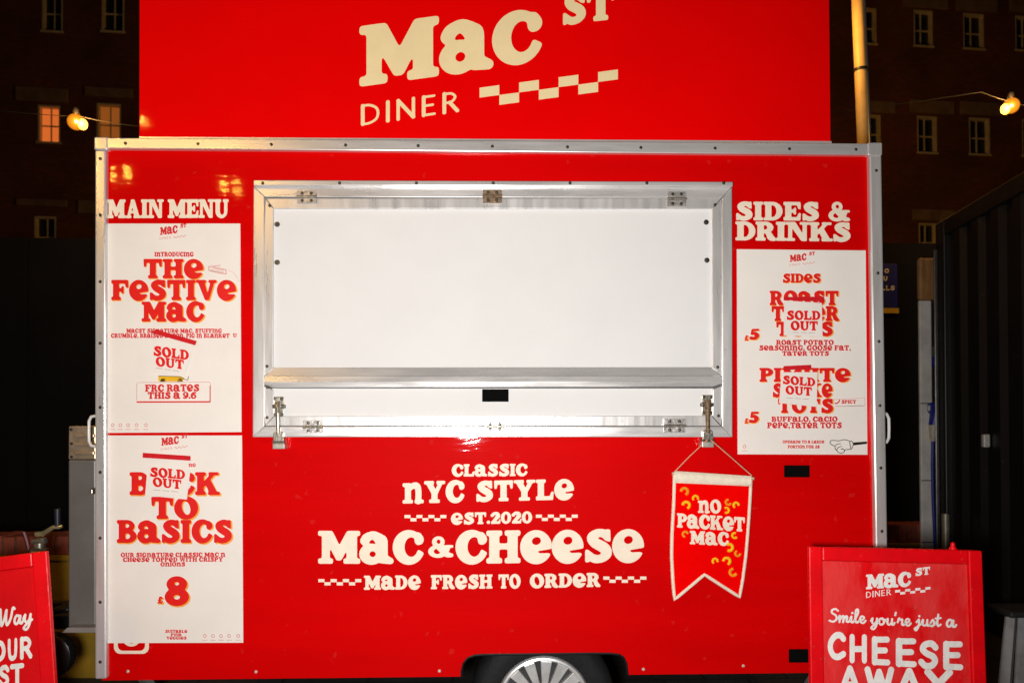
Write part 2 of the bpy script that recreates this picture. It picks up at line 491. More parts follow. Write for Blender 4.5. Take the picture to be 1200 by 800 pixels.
def contours(f, TH=0.5):
    H, Wd = f.shape; s = f > TH
    cnt = s[:-1,:-1].astype(int)+s[:-1,1:]+s[1:,:-1]+s[1:,1:]
    ys, xs = np.nonzero((cnt > 0) & (cnt < 4))
    nxt = {}
    def ed(kind, y, x):
        if kind == 'h': a, b = f[y,x], f[y,x+1]; t = (TH-a)/(b-a); return (x+t, y)
        a, b = f[y,x], f[y+1,x]; t = (TH-a)/(b-a); return (x, y+t)
    for y, x in zip(ys.tolist(), xs.tolist()):
        a, b, c, d = s[y,x], s[y,x+1], s[y+1,x+1], s[y+1,x]
        code = a*1+b*2+c*4+d*8
        T = ('h',y,x); Rr = ('v',y,x+1); B = ('h',y+1,x); Lf = ('v',y,x)
        segs = {1:[(T,Lf)],2:[(Rr,T)],3:[(Rr,Lf)],4:[(B,Rr)],5:[(T,Lf),(B,Rr)],6:[(B,T)],7:[(B,Lf)],8:[(Lf,B)],
                9:[(T,B)],10:[(Rr,T),(Lf,B)],11:[(Rr,B)],12:[(Lf,Rr)],13:[(T,Rr)],14:[(Lf,T)]}[code]
        for p, q in segs: nxt[p] = q
    loops = []
    while nxt:
        st = next(iter(nxt)); lp = [st]; k = nxt.pop(st)
        while k != st and k in nxt:
            lp.append(k); k = nxt.pop(k)
        if len(lp) > 8: loops.append([ed(*p) for p in lp])
    return loops

def rdp(P, eps):
    if len(P) < 3: return P
    a, b = np.array(P[0]), np.array(P[-1]); ab = b-a; Q = np.array(P)-a
    L = np.hypot(*ab)
    d = np.abs(Q[:,0]*ab[1]-Q[:,1]*ab[0])/L if L > 1e-9 else np.hypot(Q[:,0], Q[:,1])
    i = int(d.argmax())
    if d[i] < eps: return [P[0], P[-1]]
    return rdp(P[:i+1], eps)[:-1]+rdp(P[i:], eps)

GL = {}
FONTS = {'cooper': (cooper, 3.2), 'diner': (diner, 0.0), 'brush': (brush, 1.0), 'script': (script, 1.0)}
def glyph(font, c):
    key = font+c
    if key in GL: return GL[key]
    fn, sg = FONTS[font]
    g = fn(c)
    if g is None:
        print('NO GLYPH', font, c); GL[key] = None; return None
    mask, adv = g
    f = blur(mask, sg)
    if sg <= 0: f = blur(mask, 0.5)
    cu = bpy.data.curves.new('g', 'CURVE'); cu.dimensions = '2D'; cu.fill_mode = 'BOTH'
    for lp in contours(f, 0.40 if font == 'cooper' else 0.5):
        h = len(lp)//2
        lp = rdp(lp[:h+1], 0.35)[:-1]+rdp(lp[h:]+[lp[0]], 0.35)[:-1]
        sp = cu.splines.new('POLY'); sp.points.add(len(lp)-1); sp.use_cyclic_u = True
        for p, (x, y) in zip(sp.points, lp): p.co = ((x+0.5)/SC+X0, (y+0.5)/SC+Y0g, 0, 1)
    ob = bpy.data.objects.new('g', cu)
    me = bpy.data.meshes.new_from_object(ob)
    V = [(v.co.x/100, v.co.y/100) for v in me.vertices]; F = [tuple(p.vertices) for p in me.polygons]
    bpy.data.objects.remove(ob); bpy.data.curves.remove(cu); bpy.data.meshes.remove(me)
    GL[key] = (V, F, adv/100)
    return GL[key]

class Lines:
    """collects lines of print and marks; each becomes an object of its own"""
    def __init__(self): self.items = []
    def new(self): self.items.append(MB()); return self.items[-1]
    def poly(self, pts): return (self.items[-1] if self.items else self.new()).poly(pts)
    def build(self, name, mt, parent, recalc=False):
        for b in self.items: b.build(name, mt, parent, recalc=recalc)

def text(mb, s, xl, yl, xr, yr, h, fn, font='cooper', track=0.035, space=0.38, hr=None):
    """one line of lettering: baseline (xl,yl)-(xr,yr), cap height h; fn maps a photo point onto its surface"""
    if isinstance(mb, Lines): mb = mb.new()
    pos = []; u = 0.0
    for c in s:
        if c == ' ': u += space; continue
        g = glyph(font, c)
        if g is None: continue
        pos.append((u, g)); u += g[2]+track
    tot = max(1e-6, u-track)
    hr = h if hr is None else hr
    for o, (V, F, a) in pos:
        P = []
        for x, y in V:
            t = (o+x)/tot
            P.append(fn(xl+t*(xr-xl), yl+t*(yr-yl)-y*(h+(hr-h)*t)))
        mb.raw(P, F)
    return mb

def on(Y): return lambda x, y: at(x, y, Y)
def onoff(Y, dx, dy): return lambda x, y: at(x+dx, y+dy, Y)

def checker(mb, x0, y0, w, h, n, slope, fn, first_up=True):
    if isinstance(mb, Lines): mb = mb.new()
    for i in range(n):
        up = (i % 2 == 0) == first_up
        xa = x0+i*w; ya = y0+slope*i*w+(0 if up else h)
        mb.poly([fn(xa, ya+h), fn(xa+w, ya+slope*w+h), fn(xa+w, ya+slope*w), fn(xa, ya)])
    return mb

# ================================================================ ground
GROUND = mat('dark_paving', (0.055, 0.045, 0.036), rough=0.75, noise=0.5, nscale=3, bump=0.5, bscale=25)
def paving():
    mt = GROUND; nt = mt.node_tree; L = nt.links.new
    b = nt.nodes['Principled BSDF']; src = b.inputs['Base Color'].links[0].from_socket
    br = nt.nodes.new('ShaderNodeTexBrick')
    br.inputs['Scale'].default_value = 1.0
    br.inputs['Brick Width'].default_value = 0.45; br.inputs['Row Height'].default_value = 0.3
    br.inputs['Mortar Size'].default_value = 0.008
    br.inputs['Color1'].default_value = (1,1,1,1); br.inputs['Color2'].default_value = (0.7,0.7,0.7,1); br.inputs['Mortar'].default_value = (0.25,0.25,0.25,1)
    tc = nt.nodes.new('ShaderNodeTexCoord'); L(tc.outputs['Object'], br.inputs['Vector'])
    mx = nt.nodes.new('ShaderNodeMix'); mx.data_type = 'RGBA'; mx.blend_type = 'MULTIPLY'; mx.inputs[0].default_value = 1
    L(src, mx.inputs[6]); L(br.outputs[0], mx.inputs[7]); L(mx.outputs[2], b.inputs['Base Color'])
paving()
g = MB().raw([(-60,-30,0),(60,-30,0),(60,90,0),(-60,90,0)], [(0,1,2,3)]).build('ground', GROUND)
tag(g, kind='structure')

# ================================================================ building behind
BRICK = mat('dark_brick', (0.060, 0.022, 0.013), rough=0.85, noise=0.35, nscale=1.2, bump=0.2, bscale=40)
def brickify(mt, c1, c2, mortar, sc, bw=0.225, rh=0.075):
    nt = mt.node_tree; L = nt.links.new; b = nt.nodes['Principled BSDF']
    tc = nt.nodes.new('ShaderNodeTexCoord'); sp = nt.nodes.new('ShaderNodeSeparateXYZ'); cb = nt.nodes.new('ShaderNodeCombineXYZ')
    L(tc.outputs['Object'], sp.inputs[0]); L(sp.outputs[0], cb.inputs[0]); L(sp.outputs[2], cb.inputs[1])
    br = nt.nodes.new('ShaderNodeTexBrick'); br.inputs['Scale'].default_value = sc
    br.inputs['Brick Width'].default_value = bw; br.inputs['Row Height'].default_value = rh; br.inputs['Mortar Size'].default_value = 0.008
    br.inputs['Color1'].default_value = (*c1,1); br.inputs['Color2'].default_value = (*c2,1); br.inputs['Mortar'].default_value = (*mortar,1)
    L(cb.outputs[0], br.inputs['Vector'])
    nz = nt.nodes.new('ShaderNodeTexNoise'); nz.inputs['Scale'].default_value = 0.5; nz.inputs['Detail'].default_value = 5
    L(tc.outputs['Object'], nz.inputs['Vector'])
    mr = nt.nodes.new('ShaderNodeMapRange'); mr.inputs['From Min'].default_value = 0.3; mr.inputs['From Max'].default_value = 0.7
    mr.inputs['To Min'].default_value = 0.55; mr.inputs['To Max'].default_value = 1.2
    L(nz.outputs['Fac'], mr.inputs['Value'])
    mx = nt.nodes.new('ShaderNodeMix'); mx.data_type = 'RGBA'; mx.blend_type = 'MULTIPLY'; mx.inputs[0].default_value = 1
    L(br.outputs[0], mx.inputs[6]); L(mr.outputs[0], mx.inputs[7]); L(mx.outputs[2], b.inputs['Base Color'])
brickify(BRICK, (0.17,0.042,0.016), (0.11,0.030,0.013), (0.07,0.032,0.018), 1.0)
STONE = mat('stone_lintel', (0.22, 0.14, 0.08), rough=0.85, noise=0.4, nscale=2, bump=0.2, bscale=20)
REVEAL = mat('cream_window_frame', (0.62, 0.52, 0.34), rough=0.6, noise=0.25, nscale=4)
GLASS = mat('dark_window_glass', (0.012, 0.014, 0.017), rough=0.12, spec=0.5, noise=0.3, nscale=2)
GLOW = mat('lit_window_glass', (0.04, 0.02, 0.01), rough=0.4, noise=0.4, nscale=5, emit=(1.0, 0.20, 0.035), estr=0.66)
GLOW2 = mat('brighter_lit_glass', (0.04, 0.02, 0.01), rough=0.4, noise=0.4, nscale=5, emit=(1.0, 0.26, 0.035), estr=0.25)

bp = Vector((-12.9, 21.9, 0)); bdir = Vector((29.3, 3.2, 0)).normalized(); bn = Vector((bdir.y, -bdir.x, 0))  # bn faces camera
bld = thing('brick_building', bp, 'tall dark brick building with rows of small pale framed windows behind the hoarding', 'building')
def bl(px, py):            # photo point -> (along facade, height)
    p = at_plane(px, py, bp, bn); d = p-bp
    return d.dot(bdir), d.z
def bw(u, z, out=0.0): return bp + bdir*u + bn*out + Vector((0,0,z))
wins = []                   # (u0,u1,z0,z1,kind)
for x0,y0,x1,y1,k in [(49,-10,74,38,0),(119,-10,146,38,0),(44,124,71,168,1),(113,122,142,168,2),(40,254,66,300,0),(112,254,138,300,0),
        (1003,10,1027,52,0),(1071,13,1093,55,0),(1129,17,1153,58,0),(1190,20,1214,60,0),
        (1008,135,1032,177,0),(1075,137,1098,180,0),(1136,139,1160,182,0),(1198,141,1222,184,0),(1077,262,1098,305,3),(1138,263,1160,306,0),
        (186,120,212,166,0),(258,121,284,166,0),(186,-10,212,37,0),(258,-10,284,37,0),(945,134,968,176,0),(940,8,964,51,0)]:
    ua, zb = bl(x0, y1); ub, zt = bl(x1, y0)
    wins.append((ua, ub, zb, zt, k))
ulo, uhi, ztop = -14.0, 46.0, 24.0
us = sorted(set([ulo, uhi]+[round(w[0],4) for w in wins]+[round(w[1],4) for w in wins]))
wall = MB()
for ua, ub in zip(us, us[1:]):
    cu_ = (ua+ub)/2
    cuts = sorted((w[2], w[3]) for w in wins if w[0] < cu_ < w[1])
    z = 0.0
    for zb, zt in cuts+[(ztop, ztop)]:
        if zb > z: wall.poly([bw(ua,z), bw(ub,z), bw(ub,zb), bw(ua,zb)])
        z = max(z, zt)
# roof and far side so that the block has depth
wall.poly([bw(ulo,0), bw(ulo,0,-9), bw(ulo,ztop,-9), bw(ulo,ztop)]); wall.poly([bw(uhi,0), bw(uhi,0,-9), bw(uhi,ztop,-9), bw(uhi,ztop)])
wall.poly([bw(ulo,ztop), bw(uhi,ztop), bw(uhi,ztop,-9), bw(ulo,ztop,-9)])
wall.build('wall', BRICK, bld, recalc=False)
for ua, ub, zb, zt, k in wins:
    t = 0.055; d = 0.22
    f = MB()
    def ob(u0,u1,z0,z1,o0,o1):
        c = bw((u0+u1)/2,(z0+z1)/2,(o0+o1)/2); f.obox(c, bdir*(u1-u0)/2, bn*(o1-o0)/2, Vector((0,0,(z1-z0)/2)))
    ob(ua,ua+t,zb+t,zt-t,-d,-0.01); ob(ub-t,ub,zb+t,zt-t,-d,-0.01); ob(ua,ub,zt-t,zt,-d,-0.01); ob(ua-0.03,ub+0.03,zb,zb+t,-d,0.05)
    mu = (ua+ub)/2; mz = (zb+zt)/2
    ob(mu-0.018,mu+0.018,zb+t,zt-t,-d+0.03,-d+0.07); ob(ua+t,ub-t,mz-0.02,mz+0.02,-d+0.02,-d+0.06)
    fo = f.build('window', REVEAL, bld)
    pm = MB().poly([bw(ua+t,zb+t,-d+0.025), bw(ub-t,zb+t,-d+0.025), bw(ub-t,zt-t,-d+0.025), bw(ua+t,zt-t,-d+0.025)])
    po = pm.build('pane', {0: GLASS, 1: GLOW, 2: GLOW2, 3: GLASS}[k], fo, recalc=False)
    if k in (1, 2): po['label'] = 'window pane glowing orange'
for x0,y0,x1,y1 in [(19,105,80,118),(100,105,156,113),(20,235,79,241),(92,237,150,250),(1058,-4,1110,8),(1120,-2,1168,12),(1183,2,1230,14),
                    (1066,120,1117,132),(1125,122,1180,134),(1069,247,1118,258),(1020,120,1048,132)]:
    ua, zb = bl(x0,y1); ub, zt = bl(x1,y0)
    MB().obox(bw((ua+ub)/2,(zb+zt)/2,0.02), bdir*(ub-ua)/2, bn*0.045, Vector((0,0,(zt-zb)/2))).build('lintel', STONE, bld, bevel=0.01)

# ================================================================ hoarding
HB = mat('black_hoarding', (0.006, 0.0055, 0.006), rough=0.8, spec=0.2, noise=0.4, nscale=2)
hy = 4.2
ho = thing('hoarding', (0, hy, 0), 'long black board hoarding standing across the yard behind the trailer', 'fence')
zl = at(0, 278, hy).z; zr = at(1100, 286, hy).z
x = -9.0
while x < 9.0:
    zt_ = zl+(zr-zl)*(x+6)/12
    MB().box((x+0.004, hy, 0.03), (x+1.196, hy+0.03, zt_)).build('board', HB, ho)
    MB().box((x-0.04, hy+0.034, 0), (x+0.04, hy+0.11, zt_-0.02)).build('post', HB, ho)
    x += 1.2

# ================================================================ low walls
SOLD = mat('coping_brick', (0.36, 0.07, 0.035), rough=0.85, noise=0.5, nscale=9, bump=0.4, bscale=50)
MORT = mat('coping_mortar', (0.11, 0.07, 0.05), rough=0.9, noise=0.3, nscale=20)
OCHRE = mat('ochre_render', (0.46, 0.27, 0.010), rough=0.8, noise=0.35, nscale=4, bump=0.2, bscale=18, speck=0.2)
def low_wall(xa, xb, Y, ztop, hb, label, depth=0.2):
    t = thing('low_wall', ((xa+xb)/2, Y, 0), label, 'wall')
    t['kind'] = 'thing'
    MB().box((xa, Y, 0), (xb, Y+depth, ztop-hb-0.03)).build('rendered_base', OCHRE, t, bevel=0.006)
    MB().box((xa-0.01, Y-0.025, ztop-hb-0.03), (xb+0.01, Y+depth+0.02, ztop-hb)).build('ledge', OCHRE, t, bevel=0.004)
    b = MB(); x = xa
    while x < xb-0.03:
        w = 0.062+random.uniform(-0.004, 0.004)
        b.box((x, Y-0.012+random.uniform(-0.003,0.003), ztop-hb), (min(x+w, xb), Y+depth, ztop+random.uniform(-0.004,0.003))); x += w+0.010
    c = b.build('brick_coping', SOLD, t, bevel=0.005)
    MB().box((xa, Y-0.005, ztop-hb+0.001), (xb, Y+depth-0.006, ztop-0.010)).build('mortar', MORT, c)
ly = 1.32
low_wall(-5.0, -1.96, ly, at(60, 628, ly).z, 0.098, 'low ochre rendered wall topped with dark red bricks left of the trailer')
ry = 3.3
low_wall(2.2, 8.0, ry, at(1060, 614, ry).z, 0.15, 'low brick topped wall in the dark right of the trailer')

# ================================================================ roof pole
AMB = mat('amber_lit_pole_paint', (0.60, 0.40, 0.14), rough=0.5, noise=0.2, nscale=6, bump=0.05, bscale=30)  # base colour carries the amber of the lamplight on the pole
py_ = 2.6
pa = at(1012, 172, py_); pb = at(1004.5, -8, py_)
axis = (pb-pa).normalized()
gnd = pa - axis*(pa.z/axis.z); top = pb+axis*1.2
pole = thing('festoon_pole', gnd, 'leaning pale round pole rising behind the right end of the roof sign', 'pole')
MB().tube([gnd, top], [0.046, 0.040], n=20).build('shaft', AMB, pole, smooth=True)
cc = at(1008.3, 82, py_)
MB().lathe(cc, axis, [(0.044,-0.010),(0.050,-0.009),(0.051,0.008),(0.044,0.010)], 20).build('strap', BLACKP, pole, smooth=True)
dk = Vector((0.062, 0.03, 0))
MB().tube([gnd+dk, top+dk], 0.012, n=8).build('dark_side_strip', GALV, pole, smooth=True)  # darker grey strip down the shaft's right side, built as a thin tube

# ================================================================ festoon lamps
BULB = mat('lit_bulb', (0.05, 0.03, 0.01), rough=0.3, emit=(1.0, 0.34, 0.03), estr=13)
GLOBE = mat('amber_globe', (0.03, 0.012, 0.002), rough=0.25, emit=(1.0, 0.30, 0.012), estr=0.75)
CAB = mat('festoon_cable_rubber', (0.010, 0.008, 0.006), rough=0.7, noise=0.2)
cp = []
pL = at(96, 137, 3.2); pR = at(1180, 112, 3.3)
def cable(a, b, sag, n=14):
    return [a.lerp(b, i/n)+Vector((0,0,-sag*4*(i/n)*(1-i/n))) for i in range(n+1)]
c1 = at(-30, 126, 3.2); c4 = at(1240, 128, 3.3); cA = at(150, 144, 3.2)
pts = cable(c1, pL, 0.01)+cable(pL, at(200, 150, 3.2), 0.02)[1:]+cable(at(200,150,3.2), at(1150, 108, 3.3), 0.18)[1:]+cable(at(1150,108,3.3), c4, 0.03)[1:]
cb = MB().tube(pts, 0.0026, n=6).build('festoon_cable', CAB, smooth=True)
tag(cb, 'thin festoon cable strung across the yard carrying the amber lamps', 'cable')
def fest(px, py, Y, dx, dy, label, power):
    p = at(px, py, Y)
    t = thing('festoon_lamp', p, label, 'lamp', 'amber festoon lamps')
    q = at(px+dx, py+dy, Y+0.03)
    MB().lathe(q, (0,0,1), [(0.062*math.cos(a), 0.062*math.sin(a)) for a in [R(d) for d in range(-90, 91, 15)]], 20).build('globe', GLOBE, t, smooth=True)
    MB().lathe(p, (0,0,1), [(0.034*math.cos(a), 0.042*math.sin(a)) for a in [R(d) for d in range(-90, 91, 15)]], 16).build('bulb', BULB, t, smooth=True)
    MB().lathe(q+Vector((0,0,0.055)), (0,0,1), [(0.02,0),(0.026,0.01),(0.022,0.05),(0.012,0.06)], 12).build('holder', BLACKP, t, smooth=True)
    lamp('festoon_light', 'POINT', p+Vector((0,-0.08,0)), power, (1.0, 0.50, 0.13), 0.04)
fest(97, 146, 3.2, -8, -3, 'glowing amber festoon lamp beside the lit window at left', 26)
fest(1178, 128, 3.3, 7, -4, 'glowing amber festoon lamp above the dark container at right', 30)
# the rest of the strings, out of the picture: they light the pole and glint in the red paint
lamp('festoon_light', 'POINT', at(962, 30, 2.35), 24, (1.0, 0.50, 0.11), 0.05)
def mirror(px, py, s=0.95):
    h = at(px, py, -0.001); d = h-CAM
    return h+Vector((d.x, -d.y, d.z))*s
for px, py in ((131,204),(149,202),(262,217),(277,219)):
    lamp('festoon_light', 'POINT', mirror(px, py), 14, (1.0, 0.52, 0.07), 0.024)
h_ = at(168, 142, 0.05); d_ = h_-CAM
lamp('festoon_light', 'POINT', h_+Vector((d_.x, -d_.y, d_.z))*0.9, 12, (1.0, 0.50, 0.07), 0.03)

# ================================================================ container and cabinet at right
CONT = mat('black_container_paint', (0.010, 0.0085, 0.008), rough=0.45, spec=0.4, noise=0.3, nscale=4, bump=0.05, bscale=12, speck=0.15)
fa = at(1097, 262, 2.82); fb = at(1200, 217, 1.56)
fb.z = fa.z
cdir = Vector((fb.x-fa.x, fb.y-fa.y, 0)).normalized(); cn = Vector((-cdir.y, cdir.x, 0))
if cn.x > 0: cn = -cn
co = Vector((fa.x, fa.y, 0)); CH = fa.z
cont = thing('shipping_container', co, 'black corrugated steel shipping container at the right edge of the yard', 'container')
def cw(u, o, z): return co+cdir*u+cn*o+Vector((0,0,z))
LEN = 4.6
prof = []; u = 0.13; out = False
while u < LEN-0.13:
    prof += [(u, -0.045), (u+0.10, -0.045), (u+0.14, -0.012), (u+0.24, -0.012)]; u += 0.28
prof.append((LEN-0.1, -0.045))
sw = MB()
for (a, oa), (b, ob_) in zip(prof, prof[1:]): sw.poly([cw(a,oa,0.16), cw(b,ob_,0.16), cw(b,ob_,CH-0.12), cw(a,oa,CH-0.12)])
sw.build('side_wall', CONT, cont, recalc=False)
def cbx(u0,u1,o0,o1,z0,z1,name,mt=CONT,bev=0.008):
    return MB().obox(cw((u0+u1)/2,(o0+o1)/2,(z0+z1)/2), cdir*(u1-u0)/2, cn*(o1-o0)/2, Vector((0,0,(z1-z0)/2))).build(name, mt, cont, bevel=bev)
cbx(-0.02,0.13,-0.14,0.0,0.01,CH,'corner_post'); cbx(LEN-0.12,LEN,-0.14,0,0.01,CH,'corner_post')
cbx(0.131,LEN-0.121,-0.10,-0.002,CH-0.12,CH-0.001,'top_rail'); cbx(0.131,LEN-0.121,-0.10,-0.002,0.02,0.16,'bottom_rail')
cbx(0.0,LEN,-2.4,-0.141,0.05,CH-0.03,'far_body'); 
# pale drop shaped lock box on the side
kp = at(1155, 514, 2.05); ku = (kp-co).dot(cdir)
k0 = cbx(ku-0.02,ku+0.02,-0.011,0.03,kp.z-0.055,kp.z+0.03,'padlock', mat('pale_padlock', (0.6,0.57,0.5), rough=0.4, noise=0.3, nscale=60), 0.008)
for zz in (kp.z+0.05, kp.z-0.02):
    pass
kk = cbx(0.015,0.03,0.001,0.03,0.25,CH-0.2,'locking_bar', mat('bar_steel', (0.10,0.095,0.09), rough=0.35, metal=0.5, noise=0.3, nscale=20))

PALE = mat('pale_cabinet_paint', (0.85, 0.80, 0.72), rough=0.3, spec=0.5, noise=0.25, nscale=6, bump=0.03, bscale=20)
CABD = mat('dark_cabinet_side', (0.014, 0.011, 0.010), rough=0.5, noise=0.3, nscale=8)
TOPW = mat('timber_cover', (0.42, 0.20, 0.06), rough=0.6, noise=0.4, nscale=8, stretch=(4,4,1), bump=0.1)
ky = 3.05
ktl = at(1077, 350, ky); ktr = at(1092, 350, ky); ktop = at(1085, 302, ky).z; kmid = at(1085, 352, ky).z
kx = ktr.x
dray = raydir(1077, 400); kback = CAM.y+(kx-CAM.x)/dray.x*dray.y      # where the far edge of its left side falls
ktl = Vector((kx, ky, 0))
cabn = thing('utility_cabinet', (kx, ky, 0), 'tall pale utility cabinet with a louvred side beside the black container', 'cabinet')
ke0 = at(1078, 400, ky).x; ke1 = at(1092, 400, ky).x
MB().box((ke0, ky, 0.02), (ke1, ky+0.03, kmid)).build('edge_panel', PALE, cabn, bevel=0.008)
MB().box((ke0-0.008, ky-0.01, kmid+0.002), (kx+0.10, ky+0.035, ktop)).build('cover', TOPW, cabn, bevel=0.02)
MB().box((kx+0.013, ky+0.06, 0.02), (kx+0.42, ky+0.2, kmid)).build('side_panel', CABD, cabn, bevel=0.01)
lv0 = at(1094, 352, ky+0.05); lv1 = at(1108, 409, ky+0.05)
lvb = MB().box((lv0.x, ky+0.035, lv1.z-0.02), (lv1.x+0.03, ky+0.058, lv0.z+0.02)).build('louvre_vent', CABD, cabn)
nl = 9
sl = MB()
for i in range(nl):
    z = lv1.z+(lv0.z-lv1.z)*(i+0.5)/nl
    sl.obox(((lv0.x+lv1.x)/2, ky+0.02, z), ((lv1.x-lv0.x)/2,0,0), (0,0.012,0.010), (0,-0.002,0.004))
sl.build('slats', mat('louvre_slats', (0.36,0.30,0.20), rough=0.5, noise=0.2), lvb)
for zz in (0.42, 0.9, 1.5):
    MB().box((ke0+0.002, ky-0.002, zz), (ke1-0.002, ky+0.004, zz+0.008)).build('seam', GAP, cabn)
BLUE = mat('blue_plug_plastic', (0.012, 0.02, 0.30), rough=0.35, noise=0.2, nscale=20)
WHITEP = mat('white_plug_plastic', (0.62, 0.54, 0.42), rough=0.45, noise=0.15, nscale=30)
sk = at(1098, 422, ky+0.02)
s1 = MB().lathe((sk.x, ky+0.055, sk.z), (0,-1,-0.5), [(0.03,0),(0.042,0.005),(0.042,0.05),(0.036,0.06),(0.0,0.058)], 16).build('socket', BLUE, cabn, smooth=True)
MB().box((sk.x-0.045, ky+0.045, sk.z+0.01), (sk.x+0.05, ky+0.059, sk.z+0.11)).build('backplate', mat('grey_socket_plate', (0.08,0.085,0.09), rough=0.5), s1, bevel=0.004)
kyc = ky-0.03
p0 = at(1098, 478, kyc); p1 = at(1094, 498, kyc); p2 = at(1093, 517, kyc)
pl = thing('power_cable', (p2.x, kyc, 0), 'blue and white plug with its blue cable hanging beside the pale cabinet', 'power cable')
MB().tube([p0+Vector((0.01,0.03,0.0)), p0, p1], [0.046,0.046,0.036], n=16).build('plug', BLUE, pl, smooth=True)
MB().tube([p1, (p1+p2)/2, p2], [0.036,0.030,0.014], n=16).build('plug_grip', WHITEP, pl, smooth=True)
MB().lathe(at(1092,478,kyc), (1,0.3,0), [(0.030,-0.01),(0.044,-0.008),(0.044,0.006),(0.030,0.01)], 18).build('plug_cap', BLUE, pl, smooth=True)
cpts = [p2] + [at(px, py, kyc) for px, py in ((1092.5,545),(1093,580),(1094.5,615),(1096,645))]
e = cpts[-1]; cpts += [Vector((e.x+0.01, kyc, 0.10)), Vector((e.x+0.02, kyc-0.05, 0.02)), Vector((e.x+0.3, kyc-0.15, 0.012))]
MB().tube(cpts, 0.011, n=8).build('cord', BLUE, pl, smooth=True)
ty = 2.5
t0 = at(1108, 602, ty)
tb = thing('steel_post', (t0.x, ty, 0), 'short bare steel tube standing in front of the black container', 'post')
MB().lathe((t0.x, ty, 0), (0,0,1), [(0.026,0),(0.026,t0.z-0.07),(0.027,t0.z-0.069),(0.027,t0.z-0.06),(0.026,t0.z-0.059),(0.026,t0.z),(0.020,t0.z),(0.020,t0.z-0.05)], 18).build('tube', mat('worn_tube_steel', (0.42,0.38,0.28), rough=0.4, metal=0.5, noise=0.3, nscale=20), tb, smooth=True)
MB().box((t0.x-0.06, ty-0.06, 0), (t0.x+0.06, ty+0.06, 0.012)).build('base_plate', GALV, tb, bevel=0.003)

# blue notice on the hoarding
NB = mat('blue_notice', (0.010, 0.02, 0.34), rough=0.5, noise=0.15, nscale=8)
NY = mat('yellow_strip', (0.80, 0.55, 0.03), rough=0.5, noise=0.2, nscale=20)
NW = mat('white_notice_letters', (0.9, 0.9, 0.95), rough=0.5)
sy = hy-0.02
n0 = at(985, 365, sy); n1 = at(1051.5, 309, sy)
ns = thing('notice_board', ((n0.x+n1.x)/2, sy, n0.z), 'blue notice with white letters and yellow foot strip on the black hoarding', 'sign')
MB().box((n0.x, sy, n0.z), (n1.x, sy+0.016, n1.z)).build('panel', NB, ns, bevel=0.002)
n2 = at(1053, 367, sy); n3 = at(1053, 361, sy)
MB().box((n0.x, sy-0.006, n2.z), (n2.x, sy-0.001, n3.z)).build('foot_strip', NY, ns)
lt = MB()
fn = on(sy-0.003)
text(lt, 'O', 1036.5, 320, 1042, 320, 5.5, fn, 'brush'); text(lt, 'U', 1035, 329, 1040, 329, 5.5, fn, 'brush')
# lettering LLS: drawn straight from bars and the S glyph
for xx in (1033.5, 1038.5):
    lt.poly([fn(xx,340),fn(xx+4,340),fn(xx+4,338.8),fn(xx,338.8)]); lt.poly([fn(xx,338.8),fn(xx+1.2,338.8),fn(xx+1.2,334.5),fn(xx,334.5)])
text(lt, 'S', 1043.5, 340, 1048.5, 340, 5.5, fn, 'brush')
lt.build('lettering', NW, ns, recalc=False)

# white plastic stool in the dark
WPL = mat('translucent_white_plastic', (0.34, 0.33, 0.32), rough=0.35, noise=0.3, nscale=12)
sx = at(1190, 775, 0.75)
st = thing('plastic_stool', (sx.x+0.09, 0.82, 0), 'dim white plastic stool with tapered legs at the foot of the container', 'stool')
sz = at(1190, 719, 0.78).z
def leg(px0, px1, pxt0, pxt1, Y):
    a = at(px0, 780, Y); b = at(px1, 780, Y); c = at(pxt1, 722, Y); d = at(pxt0, 722, Y)
    dz = -a.z
    mb = MB()
    a.z = b.z = 0.0
    mid_b = (a+b)/2+Vector((0,-0.03,0)); mid_t = (c+d)/2+Vector((0,-0.025,0))
    for p,q,r_,s_ in ((a,mid_b,mid_t,d),(mid_b,b,c,mid_t)):
        mb.prism([p,q,r_,s_], (0,0.012,0))
    return mb
leg(1168,1184,1179,1192,0.78).build('leg', WPL, st, smooth=False, bevel=0.003)
leg(1188,1200,1193,1206,0.86).build('leg', WPL, st, bevel=0.003)
leg(1209,1225,1208,1221,0.78).build('leg', WPL, st, bevel=0.003)
leg(1200,1214,1200,1212,1.0).build('leg', WPL, st, bevel=0.003)
c0 = at(1178, 722, 0.78); c1_ = at(1224, 722, 0.78)
MB().box((c0.x, 0.74, c0.z), (c1_.x, 0.74+(c1_.x-c0.x), c0.z+0.03)).build('seat', mat('grey_stool_seat', (0.03,0.03,0.03), rough=0.5, noise=0.2), st, bevel=0.012)

# ================================================================ the trailer
ZB, ZT, XL, XR = 0.42, 2.4425, -1.5, 1.5
tr = thing('food_trailer', (0, 0.8, 0), 'red catering trailer with closed white serving hatch framed in aluminium', 'trailer')
def P(px, py): return at(px, py, 0.0)
# front panel with wheel arch
arch_px = [(541,797),(541,786),(543,777),(548,770.5),(556,767.3),(566,766.5),(700,765),(716,765.2),(726,766.5),(731,770),(734,777),(735.5,794)]
apts = []
for px_, py_2 in arch_px: apts.append(P(px_, py_2))
apts[0].z = ZB; apts[-1].z = ZB
out = [Vector((XL+0.03,0,ZB))]+apts+[Vector((XR-0.03,0,ZB)), Vector((XR-0.03,0,ZT-0.03)), Vector((XL+0.03,0,ZT-0.03))]
front = MB().prism(out, (0,0.028,0)).build('front_panel', RED, tr)
# arch edge trim
arc = MB().tube([p+Vector((0,-0.001,0)) for p in apts], 0.0045, n=6).build('arch_trim', BLACKP, front, smooth=True)
